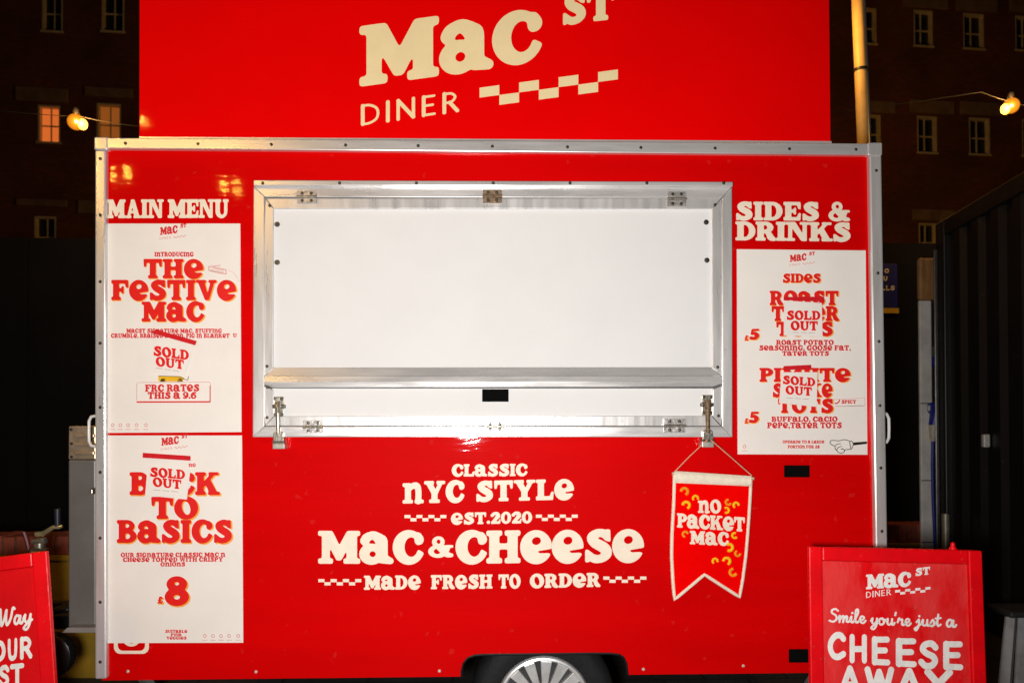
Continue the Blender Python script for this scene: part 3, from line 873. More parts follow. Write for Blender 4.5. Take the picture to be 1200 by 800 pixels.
# body behind
bd = MB()
ax0, ax1, az = apts[1].x-0.02, apts[-1].x+0.02, max(p.z for p in apts)+0.03
bd.box((XL+0.012, 0.029, az), (XR-0.012, 1.95, ZT-0.012))
bd.box((XL+0.012, 0.029, ZB), (ax0, 1.95, az-0.001)); bd.box((ax1, 0.029, ZB), (XR-0.012, 1.95, az-0.001))
bd.build('body', DARKRED, tr)
MB().box((ax0, 0.35, ZB-0.02), (ax1, 0.37, az-0.002)).build('wheel_well', mat('well_liner', (0.05,0.05,0.05), rough=0.7, noise=0.4, nscale=12), tr)
CHAS = mat('galvanised_chassis', (0.22,0.21,0.20), rough=0.5, metal=0.5, noise=0.4, nscale=10)
MB().box((XL+0.1, 0.30, ZB-0.09), (ax0-0.05, 0.36, ZB-0.005)).box((ax1+0.05,0.30,ZB-0.09),(XR-0.1,0.36,ZB-0.005)).build('chassis_rail', CHAS, tr)
def strut(a, b, r=0.018):
    return MB().tube([a, b], r, n=4)
strut((-1.38,0.12,ZB-0.01),(-1.18,0.2,0.03),0.022).build('stabiliser_leg', CHAS, tr)
strut((1.30,0.12,ZB-0.01),(1.10,0.2,0.03),0.022).build('stabiliser_leg', CHAS, tr)
MB().box((1.03,0.15,0.0),(1.17,0.27,0.03)).build('stabiliser_foot', CHAS, tr); MB().box((-1.25,0.15,0.0),(-1.11,0.27,0.03)).build('stabiliser_foot', CHAS, tr)

# aluminium edge trim
Yf = -0.022
tr_top = MB().px([(126,174),(1018,181.5),(1018,168.2),(124,161.5)], Yf, 0.10).build('top_rail', ALU, tr, bevel=0.003)
pL_ = MB().px([(111,795.5),(124.5,795),(123.5,176),(111,176)], Yf, 0.10).build('corner_post', ALUV, tr, bevel=0.006)
pR_ = MB().px([(1028.5,786),(1042.5,785),(1033.2,181.5),(1019,182)], Yf, 0.10).build('corner_post', ALUV, tr, bevel=0.006)
MB().px([(110,175.5),(125.5,175.5),(125.5,160.5),(110,160.5)], Yf-0.004, 0.10).build('corner_cap', ALUV, tr, bevel=0.004)
MB().px([(1017.5,181.8),(1034,182),(1034,167),(1017.5,167)], Yf-0.004, 0.10).build('corner_cap', ALUV, tr, bevel=0.004)
# rivets: one small dome copied
rv = MB().lathe((0,0,0), (0,-1,0), [(0.0062,0),(0.0058,0.002),(0.0035,0.0038),(0.0,0.0042)], 10)
rme = bpy.data.meshes.new('rivet'); rme.from_pydata([tuple(p) for p in rv.v], [], rv.f); rme.materials.append(SCREW)
bolt = MB().lathe((0,0,0), (0,-1,0), [(0.010,0),(0.010,0.0025),(0.0065,0.003),(0.0062,0.006),(0.0,0.0065)], 12)
bme = bpy.data.meshes.new('bolt'); bme.from_pydata([tuple(p) for p in bolt.v], [], bolt.f); bme.materials.append(SCREW)
def riv(px, py, par, Y=Yf): inst(rme, 'rivet', at(px, py, Y), par)
for i, px_ in enumerate((147,232,318,405,490,577,665,751,838,925,1003)): riv(px_, 168+(px_-147)*0.0085, tr_top)
for py_2 in (186,252,330,402,477,553,630,705,775): riv(117.5, py_2, pL_)
for py_2 in (200,320,400,475,548,622,700,760): riv(1026.5+(py_2-182)*0.0155, py_2, pR_)
LSC = mat('pale_screw', (0.75,0.68,0.6), rough=0.4, metal=0.3, noise=0.2)
lme = rme.copy(); lme.name = 'pale_rivet'; lme.materials.clear(); lme.materials.append(LSC)
for px_, py_2 in ((150,786),(515,785.5),(754,783.5),(871,779.5),(300,786.5)): inst(lme, 'rivet', at(px_, py_2, 0), front)
# grab handles on the ends
def handle(px, y0, y1, s):
    Y = 0.04
    a = at(px-s*2, y1, Y); b = at(px-s*2, y0, Y); c = at(px+s*6, y1-6, Y); d = at(px+s*6, y0+6, Y)
    return MB().tube([at(px-s*3,y1,Y), at(px+s*2.5,y1-1,Y), at(px+s*5,y1-6,Y), at(px+s*5.3,(y0+y1)/2,Y), at(px+s*5,y0+6,Y), at(px+s*2.5,y0+1,Y), at(px-s*3,y0,Y)], 0.0058, n=8)
HW = mat('white_handle', (0.7,0.68,0.65), rough=0.35, noise=0.1)
handle(109.5, 487, 523, -1).build('grab_handle', HW, tr, smooth=True)
handle(1036.5, 484, 519, 1).build('grab_handle', HW, tr, smooth=True)
MB().px(rect(104,573,108,579), 0.03, 0.06).build('catch', STEEL, tr, bevel=0.002)
# black slot vents
SLOT = mat('black_slot', (0.004,0.004,0.004), rough=0.8, spec=0.02, noise=0.2)
for r_ in (rect(919.5,545,949,559), rect(925,760.5,947.5,776)):
    s_ = MB().px(r_, -0.008, 0.0).build('slot_vent', SLOT, tr, bevel=0.002)
    x0_, y0_ = r_[3]; x1_, y1_ = r_[1]

# wheel
wc = at(637, 820, 0.10); wy = 0.10
wz = 0.285
wc = Vector((wc.x, wy, wz))
whl = MB().lathe(wc, (0,1,0), [(0.17,0.0),(0.19,-0.012),(0.245,-0.012),(0.270,0.0),(0.283,0.02),(0.285,0.06),(0.283,0.13),(0.262,0.16),(0.17,0.16)], 48).build('wheel', RUBBER, tr, smooth=True)
hb = MB().lathe(wc, (0,1,0), [(0.0,0.012),(0.06,0.012),(0.15,0.006),(0.164,-0.004),(0.176,-0.014),(0.182,-0.012),(0.184,0.004)], 48).build('hubcap', mat('dark_hub_recess', (0.10,0.10,0.105), rough=0.45, metal=0.4, noise=0.3, nscale=14), whl, smooth=True)
spk = MB(); NS = 15
for k in range(NS):
    a = 2*math.pi*(k+0.15)/NS
    er = Vector((math.sin(a),0,math.cos(a))); et = Vector((math.cos(a),0,-math.sin(a)))
    w0, w1 = 0.009, 0.0225
    q = [wc+er*0.045-et*w0, wc+er*0.045+et*w0, wc+er*0.165+et*w1, wc+er*0.165-et*w1]
    fr = [p+Vector((0,y,0)) for p, y in zip(q, (-0.012,-0.012,-0.020,-0.020))]
    spk.prism(fr, (0,0.026,0))
spk.build('spokes', HUB, hb, bevel=0.003)
MB().lathe(wc, (0,1,0), [(0.160,0.0),(0.163,-0.016),(0.170,-0.022),(0.177,-0.020),(0.183,-0.008)], 48).build('rim_ring', HUB, hb, smooth=True)
MB().lathe(wc, (0,1,0), [(0.0,-0.024),(0.035,-0.023),(0.046,-0.016),(0.05,0.0)], 32).build('centre_cap', HUB, hb, smooth=True)

# serving hatch
ht = MB()
Yo, Yi, Yp = -0.034, -0.028, -0.016
# outer fixed frame, four mitred bars
hatch = ht.px(rect(309,231,847,500), -0.010, 0.0).build('serving_hatch', GAP, tr)
for bar_px, bm_ in (([(297,218),(858,219),(846,232),(310,231)], ALU), ([(310,499.5),(846,499.5),(858.5,512),(296,512)], ALU),
                    ([(296,512),(309.7,499.7),(309.7,230.8),(297,218.3)], ALUV), ([(846.3,499.7),(858.5,511.8),(858,219.3),(846.3,232.2)], ALUV)):
    MB().px(bar_px, Yo, 0).build('frame_bar', bm_, hatch, bevel=0.003)
MB().px([(297,217.5),(859,218.3),(859,213),(297,211)], Yo-0.022, 0).build('drip_strip', ALU, hatch, bevel=0.003)
# upper flap
uf = MB().px(rect(319,243,836,432), Yp, -0.011).build('upper_flap', FLAP, hatch)
fb_ = MB()
fb_.px([(311.5,232.5),(845,232.5),(834.5,244.5),(321,244.5)], Yi, -0.0105)
fb_.px([(304,447),(320,430.5),(320.5,245),(311,233)], Yi, -0.0105)
fb_.px([(835,430),(851,446),(845.5,233),(835,245)], Yi, -0.0105)
fb_.build('flap_frame', ALUV, uf, bevel=0.002)
# ledge: sloped lip profile along the foot of the upper flap
led = MB()
def strip(x0a,y0a,x1a,y1a,x0b,y0b,x1b,y1b,Ya,Yb):
    led.poly([at(x0b,y0b,Yb), at(x1b,y1b,Yb), at(x1a,y1a,Ya), at(x0a,y0a,Ya)])
strip(320,430.5,835,430, 311,440.5,844,440, -0.020,-0.030)
strip(311,440.8,844,440.3, 302,447.5,853,446.5, -0.030,-0.034)
strip(302,447.5,853,446.5, 319,453.5,836,452.5, -0.034,-0.030)
strip(319,453.5,836,452.5, 319,454.5,836,453.5, -0.030,-0.014)
led.poly([at(320,430.5,-0.020), at(311,440.6,-0.030), at(302,447.5,-0.034), at(319,453.5,-0.030), at(319,454.5,-0.014)])
led.poly([at(835,430,-0.020), at(844,440.2,-0.030), at(853,446.5,-0.034), at(836,452.5,-0.030), at(836,453.5,-0.014)])
led.build('ledge', ALU, uf)
# lower flap
lf = MB().px(rect(319,455,836,488), Yp, -0.011).build('lower_flap', FLAP, hatch)
fl = MB()
fl.px([(321,487.5),(834,487),(844.5,498.8),(311,498.8)], Yi, -0.0105)
fl.px([(311,498.2),(320.5,487.5),(320.5,457),(304.5,450)], Yi, -0.0105)
fl.px([(835,487),(845,498),(851.5,450),(835.5,456)], Yi, -0.0105)
fl.build('flap_frame', ALUV, lf, bevel=0.002)
MB().px(rect(565,455.8,596,470.5), Yp-0.005, Yp).build('slot_vent', SLOT, lf, bevel=0.001)
for px_, py_2 in ((325,263),(325,307.5),(827.5,260.5),(828.3,305)): inst(bme, 'bolt', at(px_, py_2, Yp), uf)
for px_, py_2 in ((313,429),(306,434),(313.5,453.5),(841,430),(313,489),(300,502),(842,487),(852,498),(316,241),(838,240),(305,226)): inst(rme, 'rivet', at(px_, py_2, Yi), hatch)
for i in range(7): inst(rme, 'rivet', at(308+i*90, 214.6, Yo-0.022), hatch)
# hinges: two leaves and a knuckle each
def hinge(x0, y0, x1, y1, mt, tone=None):
    ym = (y0+y1)/2; Y = Yo-0.004
    h = MB().px(rect(x0,y0,x1,ym-1.5), Y, Yo+0.008).px(rect(x0,ym+1.5,x1,y1), Y, Yo+0.008).build('hinge', mt, hatch, bevel=0.001)
    MB().tube([at(x0-0.5,ym,Y-0.002), at(x1+0.5,ym,Y-0.002)], 0.0055, n=10).build('knuckle', RUSTY if mt is RUSTY else STEEL, h, smooth=True)
    for fx in (0.27, 0.73):
        for yy in (y0+3, y1-3):
            o = bpy.data.objects.new('screw', rme); col.objects.link(o); o.parent = h; o.location = at(x0+(x1-x0)*fx, yy, Y)-WL[h]
HG = mat('alloy_hinge', (0.62,0.58,0.54), rough=0.35, metal=0.6, noise=0.5, nscale=70, bump=0.15, bscale=90)
hinge(348,223.5,371,238,HG); hinge(566,222.5,588,237.5,RUSTY); hinge(782.5,224.5,804,241.5,HG)
hinge(355,492.5,379,507,HG); hinge(568,493.5,592,505.5,HG); hinge(778,490.5,803,506.5,HG)
# toggle latches
def latch(cx, y0, rusty):
    Y = -0.05
    l = MB()
    l.px(rect(cx-7,y0,cx+6.5,y0+9.5), Yp-0.004, Yp)
    l.px(rect(cx-7,y0+13.5,cx+6.5,y0+24), Yp-0.004, Yp)
    l = l.build('latch', STEEL, hatch, bevel=0.0015)
    MB().px(rect(cx-7.2,y0+9.3,cx+7,y0+13.7), Yp-0.028, Yp).build('bracket', SCREW, l, bevel=0.003)
    MB().tube([at(cx-0.5,y0+8,-0.045), at(cx-0.5,y0+12,-0.052), at(cx-0.3,y0+28,-0.062), at(cx,y0+44,-0.055)], [0.013,0.011,0.0075,0.0075], n=10).build('hook_rod', RUSTY if rusty else STEEL, l, smooth=True)
    k = MB()
    k.px([(cx-6.5,y0+57),(cx+7,y0+57),(cx+6,y0+42.5),(cx+3,y0+40.5),(cx-3,y0+40.5),(cx-6,y0+42.5)], -0.046, -0.001)
    k.build('keeper', STEEL, l, bevel=0.003)
    MB().px(rect(cx-7,y0+52,cx+7.5,y0+54.5), -0.051, -0.047).build('pin', SCREW, l)
    MB().px(rect(cx-6.8,y0+55,cx+7.4,y0+61.5), -0.054, -0.002).build('lever_end', mat('bright_lever', (0.75,0.72,0.62), rough=0.3, metal=0.6, noise=0.3, nscale=60), l, bevel=0.003)
    for dx, dy in ((-4.5,2.5),(4.2,2.5),(-4.5,21),(4.2,21)):
        o = bpy.data.objects.new('screw', rme); col.objects.link(o); o.parent = l; o.location = at(cx+dx, y0+dy, Yp-0.004)-WL[l]
latch(326, 464.5, False); latch(829.5, 462.5, True)

# painted lettering on the front
YL = -0.0025
fn = on(YL)
h1 = MB(); text(h1, 'MAIN MENU', 125.5, 255.6, 268, 255.2, 21.6, fn, track=0.0, space=0.3); h1.build('main_menu_heading', CREAM, tr, recalc=False)
h2 = MB(); text(h2, 'SIDES', 861.5, 258, 960, 258.6, 21.6, fn); text(h2, '&', 971, 258.6, 995.8, 259, 22, fn)
text(h2, 'DRINKS', 862, 281.5, 997, 283, 22, fn, track=0.0); h2.build('sides_heading', CREAM, tr, recalc=False)
sl_ = MB()
text(sl_, 'CLaSSIC', 529.5, 558, 618, 557.3, 14.2, fn)
text(sl_, 'nYC', 472, 589.5, 544, 588.2, 25.5, fn); text(sl_, 'STYLe', 557, 587.5, 672.5, 584.7, 24, fn)
text(sl_, 'eST.2020', 528.5, 614.2, 623.5, 612.5, 13.6, fn)
text(sl_, 'MaC', 373, 659.8, 496, 660, 38, fn, track=0.0); text(sl_, '&', 502, 652.5, 531, 652, 24, fn)
text(sl_, 'CHeeSe', 534, 660, 754.5, 657.5, 38, fn, track=0.0)
text(sl_, 'MaDe', 426.5, 690.5, 493, 690, 16.3, fn); text(sl_, 'FReSH', 505, 689.8, 577, 689, 16.3, fn)
text(sl_, 'TO', 584, 689, 610, 688.8, 16.3, fn); text(sl_, 'ORDeR', 621, 688.6, 703.5, 687, 16.3, fn)
for x0_, y0_, w_, n_, up in ((474,603,7.0,7,True),(628,602.6,7.0,7,True),(373,678,7.2,7,True),(707,675,7.2,7,True)):
    checker(sl_, x0_, y0_, w_, 3.7, n_, 0.0, fn, up)
sl_.build('slogan_lettering', CREAM, tr, recalc=False)
# rounded square outline half hidden behind the lower menu
ic = MB(); pth = []
for cx, cy, a0 in ((167,758,0),(141,758,90),(141,722,180),(167,722,270)):
    for a in range(a0, a0+91, 15): pth.append((cx+7.5*math.cos(R(a)), cy+7.5*math.sin(R(a))))
pin = [(154+(x-154)*0.78, 740+(y-740)*0.86) for x, y in pth]
N_ = len(pth)
for i in range(N_):
    j = (i+1) % N_
    ic.poly([fn(*pth[i]), fn(*pth[j]), fn(*pin[j]), fn(*pin[i])])
for k in range(24):
    a, b = 2*math.pi*k/24, 2*math.pi*(k+1)/24
    ic.poly([fn(154+11*math.cos(t)*1.0, 746+11*math.sin(t)) for t in (a, b)]+[fn(154+7.5*math.cos(t), 746+7.5*math.sin(t)) for t in (b, a)])
ic.build('painted_icon', CREAM, tr, recalc=False)

# gas locker, drawbar and jockey wheel at the left end
LY = 0.20
lk = MB().px([(80,735),(112,735),(112,538.5),(80,538.5)], LY, LY+0.45).build('gas_locker', GALV, tr, bevel=0.006)
vt = MB().px([(80,538),(112,538),(112,499),(80.5,499)], LY-0.004, LY+0.44).build('vent_panel', VENT, lk, bevel=0.004)
for i in range(3):
    y = 508+i*10.2
    MB().px([(86,y+4.5),(110,y+4.5),(110,y),(86,y)], LY-0.018, LY-0.005).build('louvre', VENT, vt, bevel=0.004)
for px_, py_2 in ((83.5,503),(84,519.5),(84,535)):
    o = bpy.data.objects.new('screw', rme); col.objects.link(o); o.parent = vt; o.location = at(px_, py_2, LY-0.005)-WL[vt]
MB().px([(72,741),(112,741),(112,734.8),(82,734.8),(78,735.5)], LY-0.05, LY+0.5).build('locker_shelf', mat('pale_shelf', (0.34,0.32,0.30), rough=0.5, metal=0.3, noise=0.2, nscale=10), tr, bevel=0.002)
JY = 0.30
db = MB()
a = at(112, 752, JY); 
db.obox(((a.x-0.85+a.x)/2-0.0, JY+0.35, a.z-0.0), (0.5,0,0), (0,0.03,0), (0,0,0.03))
db.obox(((a.x-0.85+a.x)/2-0.0, JY+0.60, a.z-0.0), (0.5,0,0), (0,0.03,0), (0,0,0.03))
db.build('drawbar', BLACKP, tr, bevel=0.004)
mx_ = at(46.5, 630, JY)
jw = MB().tube([Vector((mx_.x, JY, 0.34)), Vector((mx_.x, JY, mx_.z))], 0.021, n=14).build('jockey_wheel', mat('zinc_tube', (0.55,0.52,0.42), rough=0.3, metal=0.8, noise=0.3, nscale=25), tr, smooth=True)
jc = at(60, 767, JY)
MB().lathe((jc.x, JY-0.03, jc.z), (0,1,0), [(0.0,-0.012),(0.035,-0.010),(0.045,0.0),(0.07,-0.004),(0.090,0.006),(0.096,0.03),(0.09,0.055),(0.0,0.06)], 28).build('tyre', mat('glossy_black_rubber', (0.010,0.011,0.011), rough=0.25, spec=0.5, noise=0.2), jw, smooth=True)
MB().tube([at(38,648,JY-0.03), at(56,648,JY-0.03)], 0.022, n=12).build('clamp', STEEL, jw, smooth=True)
MB().tube([at(38,634,JY-0.02), at(54,633,JY-0.02)], [0.010,0.012], n=8).build('clamp_bolt', STEEL, jw, smooth=True)
MB().tube([at(28.5,623,JY-0.02), at(32,634,JY-0.02), at(34,644,JY-0.02)], [0.010,0.009,0.007], n=8).build('clamp_lever', mat('dark_red_lever', (0.12,0.015,0.012), rough=0.4, noise=0.3), jw, smooth=True)
ck = MB()
ck.tube([at(42,625.5,JY), at(50,625,JY), at(55,622,JY), at(63,617.3,JY), at(70,617,JY), at(73,616,JY)], [0.010,0.011,0.010,0.009,0.009,0.006], n=8)
ck.build('crank', mat('brassy_crank', (0.62,0.54,0.30), rough=0.35, metal=0.7, noise=0.4, nscale=40), jw, smooth=True)
MB().tube([at(67.5,616,JY), at(67.3,596,JY)], [0.011,0.013], n=10).build('crank_grip', mat('dark_grip', (0.018,0.02,0.03), rough=0.4), jw, smooth=True)
MB().px([(30,727),(80,717),(80,712),(62,712)], LY+0.25, LY+0.4).build('drawbar_cover', BLACKP, tr, bevel=0.01)

# ================================================================ roof sign
SY = 0.045
sa = at(163, 160, SY); sb_ = at(974.5, 166, SY)
sgn = thing('roof_sign', ((sa.x+sb_.x)/2, SY+0.02, ZT), 'big red roof sign board with cream diner lettering above the trailer', 'sign')
MB().px([(163,160),(973.5,165.5),(971,-78),(163.5,-78)], SY, SY+0.05).build('board', SIGNRED, sgn, bevel=0.002)
MB().px([(163,162.5),(974.5,168),(974.5,165.6),(163,160.2)], SY-0.012, SY+0.06).build('foot_strip', ALU, sgn)
for px_ in (250, 420, 690, 800):
    pass
for xx in (-1.0, 0.0, 1.0):
    MB().tube([(xx, SY+0.5, ZT), (xx, SY+0.055, ZT+0.6)], 0.014, n=6).build('brace', GALV, sgn)
fn = on(SY-0.003)
lg = MB()
text(lg, 'M', 421.5, 101.5, 514, 89, 70, fn, hr=70)
text(lg, 'a', 516, 88, 577, 80, 62, fn); text(lg, 'C', 577, 78, 634.5, 71, 60, fn)
text(lg, 'S', 658, 30, 687, 26, 36, fn); text(lg, 'T', 687, 26, 721, 22.5, 37, fn)
text(lg, 'DINER', 423, 147, 537.5, 130.5, 23.5, fn, 'diner', track=0.30)
checker(lg, 562, 103, 23.15, 11.6, 7, -0.132, fn)
lg.build('lettering', SIGNCREAM, sgn, recalc=False)

# ================================================================ menus
YS, YSH, YT, YSL, YSL2 = -0.0045, -0.0060, -0.0080, -0.0105, -0.0125
def logo(mb, mb2, x0, x1, yb, h, Y):
    f = on(Y); w = x1-x0
    text(mb, 'MaC', x0, yb, x0+w*0.66, yb-h*0.28, h, f, track=0.0)
    text(mb, 'ST', x0+w*0.76, yb-h*0.95, x1, yb-h*1.03, h*0.5, f)
    text(mb2, 'DINER', x0-0.5, yb+h*0.62, x0+w*0.42, yb+h*0.45, h*0.32, f, 'diner', track=0.3)
    checker(mb2, x0+w*0.5, yb+h*0.18, w*0.07, h*0.13, 7, -0.13, f)
def icons(mb, xs, y, Y):
    f = on(Y)
    for x in xs:
        if isinstance(mb, Lines): mb.new()
        for k in range(8):
            a, b = math.pi*k/4, math.pi*(k+1)/4
            mb.poly([f(x+2.2*math.cos(t), y+2.2*math.sin(t)*1.1) for t in (a,b)]+[f(x+1.2*math.cos(t), y+1.2*math.sin(t)) for t in (b,a)])
        mb.poly([f(x-3,y+5.4),f(x+3,y+5.4),f(x+3,y+4.5),f(x-3,y+4.5)])
def poster(px4, label):
    c = at((px4[0][0]+px4[1][0])/2, px4[0][1], YS)
    t = thing('menu_poster', (c.x, YS, c.z), label, 'poster', 'menu posters on the trailer front')
    MB().px(px4, YS, -0.001).build('sheet', PAPER, t)
    return t
def duo(t, lines, font='cooper', off=(1.1, 1.2)):
    for s, xl, yl, xr, yr, h in lines:
        o = text(MB(), s, xl, yl, xr, yr, h, on(YT)).build('title_line', INK, t, recalc=False)
        text(MB(), s, xl-0.3, yl, xr+0.6, yr, h+0.6, onoff(YSH, off[0], off[1])).build('line_shadow', ORANGE, o, recalc=False)

# --- upper left
p1_ = poster([(125,507),(283,506),(281.5,262),(125,262)], 'upper left menu poster headed The Festive Mac')
duo(p1_, [('THe',168,326,238,326,22.5),('FeSTIVe',130.5,351.5,276.5,351.5,23.5),('MaC',166,376.5,239,376.5,23)])
sm = Lines(); fine = Lines()
logo(sm, fine, 187.5, 218.5, 275.5, 9, YT)
f = on(YT)
text(sm, 'InTRODUCInG', 181, 300.6, 227, 300.6, 5.4, f)
text(sm, 'MaCST SIGnaTURe MaC, STUFFInG', 148, 390, 260, 390, 5, f); text(sm, 'CRUMBLe, BRaISeD BaCOn, PIG In BLanKeT', 130, 395.8, 269, 395.8, 5.2, f)
text(sm, 'U', 273, 395, 277.5, 395, 4.5, f)
text(sm, 'FRC RaTeS', 170, 458.8, 233.5, 458.3, 8.3, f); text(sm, 'THIS a 9.6', 173, 467.2, 230, 467, 8, f)
sm.build('small_print', INK2, p1_, recalc=False)
def ring(mb, pts, w, fn_):
    if isinstance(mb, Lines): mb = mb.new()
    for (xa, ya), (xb, yb) in zip(pts, pts[1:]):
        L = math.hypot(xb-xa, yb-ya)
        if L < 1e-6: continue
        nx, ny = -(yb-ya)/L*w/2, (xb-xa)/L*w/2; ex, ey = (xb-xa)/L*w*0.3, (yb-ya)/L*w*0.3
        mb.poly([fn_(xa-ex+nx,ya-ey+ny), fn_(xb+ex+nx,yb+ey+ny), fn_(xb+ex-nx,yb+ey-ny), fn_(xa-ex-nx,ya-ey-ny)])
icons(fine, (132,141,150,160,171), 498, YT)
ring(fine, [(161,448),(245,447.5),(246.5,449),(246.5,469),(245,471)], 0.7, f); ring(fine, [(160.2,449),(160.2,469)], 0.8, f)
ring(fine, [(258,311),(244.5,312.5),(245,317),(258,320),(265,321),(264.5,316),(250,313)], 1.2, f); ring(fine, [(266,316),(273,319),(278,325),(280,330)], 0.4, f)
for yy in (314.5, 316.6, 318): ring(fine, [(247,yy-0.6),(262,yy+2)], 0.7, f)
fine.build('fine_mark', PINKINK, p1_, recalc=False)
bar = MB(); ring(bar, [(160.5,470.8),(246,470.6)], 1.7, f); ring(bar, [(246.3,452),(246.3,470)], 1.4, f); bar.build('card_edge', INK2, p1_, recalc=False)
ta = MB()
ta.poly([f(186,446.8),(f(214,446.8)),f(216,442.5),f(211,440.8),f(185.5,440),f(185.5,443)])
ta.build('car_drawing', YELLOW, p1_, recalc=False)
tk = MB()
for x in (191, 211):
    tk.poly([f(x-3.2,447),f(x+3.2,447),f(x+2.4,444),f(x,443),f(x-2.4,444)])
ring(tk, [(186,440.3),(211,441.2),(216.5,444.5),(220,445),(221,441)], 0.6, on(YT-0.001))
tk.build('car_outline', BLACKINK, p1_, recalc=False)

# --- lower left
p2_ = poster([(127,753),(285,752.5),(283.5,510),(126.5,510)], 'lower left menu poster headed Back to Basics with price of eight pounds')
duo(p2_, [('BaCK',152,579.5,257,579.5,26.5),('TO',177,607.5,232,607.5,25.5),('BaSICS',137,635.5,272,635.5,26.5),('8',194,708.5,221,708.5,33),('£',184,706.5,191,706.5,8)], off=(1.2,1.5))
sm = Lines(); fine = Lines()
logo(sm, fine, 189, 220, 522, 9, YT)
text(sm, 'nG', 221, 546.6, 229.5, 546.6, 4, f)
text(sm, 'OUR SIGnaTURe CLaSSIC MaC n', 141.5, 652.4, 264, 652, 5.2, f); text(sm, 'CHeeSe TOPPeD WITH CRISPY', 144, 658, 261.5, 657.6, 5.3, f); text(sm, 'OnIOnS', 188, 663.2, 217, 663.2, 5, f)
text(sm, 'SUITaBLe', 193.5, 741, 219.5, 741, 3.6, f); text(sm, 'FOR', 200, 744.8, 213, 744.8, 3.2, f); text(sm, 'VeGGIeS', 195, 748.8, 218.5, 748.8, 3.6, f)
sm.build('small_print', INK2, p2_, recalc=False)
icons(fine, (240,249.5,259,268.5,279), 744.5, YT); fine.build('fine_mark', PINKINK, p2_, recalc=False)

# --- right
p3_ = poster([(864.5,532),(1016.5,532.5),(1014.5,293.5),(863.5,292)], 'right hand menu poster listing sides at five pounds each')
duo(p3_, [('SIDeS',917,331,961.5,331,10.4),('ROaST',902,357.5,982.5,357.5,16.8),('TaTeR',904,376,983,376,17.3),('TOTS',909.5,393.5,976,393.5,16.6),
          ('PIMIITe',890,447,996.5,447,16),('SMOKe',905,465,975.5,465,16),('TOTS',911.5,483.5,976.5,483.5,16.5),
          ('5',878,398,890,397.5,12.5),('£',872,398.8,877,398.8,6),('5',877.5,495.3,889.5,495,13),('£',872,495.8,877,495.8,6)], off=(0.8,0.9))
sm = Lines(); fine = Lines()
logo(sm, fine, 925.5, 955, 307, 8, YT)
text(sm, 'ROaST POTaTO', 909.5, 404, 977, 404, 5.8, f); text(sm, 'SeaSOnInG, GOOSe FaT,', 889.5, 410.5, 997, 410.5, 6, f); text(sm, 'TaTeR TOTS', 916.5, 416.8, 971.5, 416.8, 5.6, f)
text(sm, 'BUFFaLO, CaCIO', 904, 494, 981.5, 494, 6.2, f); text(sm, 'PePe,TaTeR TOTS', 899, 501.5, 986.5, 501.5, 6.8, f)
text(sm, 'UPGRaDe TO a LaRGe', 917, 519.2, 966, 519.2, 3.5, f); text(sm, 'PORTIOn FOR £8', 923, 525, 960.5, 525, 3.6, f); text(sm, 'SPICY', 986, 472.8, 1003.5, 472.6, 4.3, f)
ring(sm, [(978.5,472.5),(981,472.3),(983,470.5),(984,468.5)], 1.4, f)
sm.build('small_print', INK2, p3_, recalc=False)
ring(fine, [(976,468),(1013,466),(1013.5,475),(978,476)], 0.5, f); ring(fine, [(980,475.8),(1013,475.2)], 0.6, f)
icons(fine, (872.3,), 523, YT); fine.build('fine_mark', PINKINK, p3_, recalc=False)
hd = MB()
gl = [(972.6,517.5),(974,515.8),(977,515.8),(983,516.3),(989,514.8),(993,515.5),(996,517),(998,516.3),(1000,520),(999,524),(997.5,526),(994.5,526.3),(990,526.8),(989,529.5),(986,531),(982.5,530),(980.5,527.5),(978.6,525.5),(978.5,522.5),(975,521),(972.8,519.2),(972.6,517.5)]
ring(hd, gl, 0.75, f)
ring(hd, [(978.6,522.3),(981,520),(985,519.6)], 0.7, f); ring(hd, [(980.5,527),(982,524),(986.5,522.6)], 0.7, f); ring(hd, [(985.5,526.3),(987.5,525.3),(989.5,527.5)], 0.8, f)
ring(hd, [(995.8,517.3),(996,520),(997,525)], 0.8, f)
hd.poly([f(1000,521.6),f(1016,519.8),f(1016,517),f(1000,518.2)])
hd.build('pointing_hand', BLACKINK, p3_, recalc=False)

# --- SOLD OUT slips taped over the menus
def slip(quad, lines, tape, fineline, label):
    c = at(quad[0][0], quad[0][1], YSL)
    t = thing('sold_out_slip', (c.x, YSL, c.z), label, 'paper slip', 'sold out slips taped over the menus')
    MB().px(quad, YSL, YSL+0.0012).build('paper', SLIP, t)
    a = MB()
    for s, xl, yl, xr, yr, h in lines: text(a, s, xl, yl, xr, yr, h, on(YSL2))
    a.build('lettering', INK, t, recalc=False)
    ff = MB()
    (xa, ya), (xb, yb) = fineline; n = 14
    for i in range(n):
        if i in (4, 9): continue
        p, q = i/n, (i+0.8)/n
        ring(ff, [(xa+(xb-xa)*p, ya+(yb-ya)*p), (xa+(xb-xa)*q, ya+(yb-ya)*q)], 0.7, on(YSL2))
    ff.build('fine_print', mat('grey_ink', (0.50,0.40,0.37), rough=0.6), t, recalc=False)
    MB().px(tape, YSL2-0.0012, YSL2-0.0004).build('tape', TAPE, t)
slip([(177,436),(216,441),(228,402),(178,396.5)], [('SOLD',179.5,416.3,221.5,422,11.5),('OUT',182.5,428.5,215.5,432.8,11)], [(175.5,389.5),(228.5,404.5),(230.5,399.5),(183,386)], ((183,431),(210,435)),
     'tilted SOLD OUT slip with long slanting red tape on the festive menu poster')
slip([(170,580),(219,585),(223,550),(173,546)], [('SOLD',175.5,558,217,561.5,11),('OUT',179,569.5,212.5,573,10.8)], [(167,536),(223,539.5),(223.3,534),(167.3,530.3)], ((180,573.5),(209,576)),
     'SOLD OUT slip covering the word Back under level red tape')
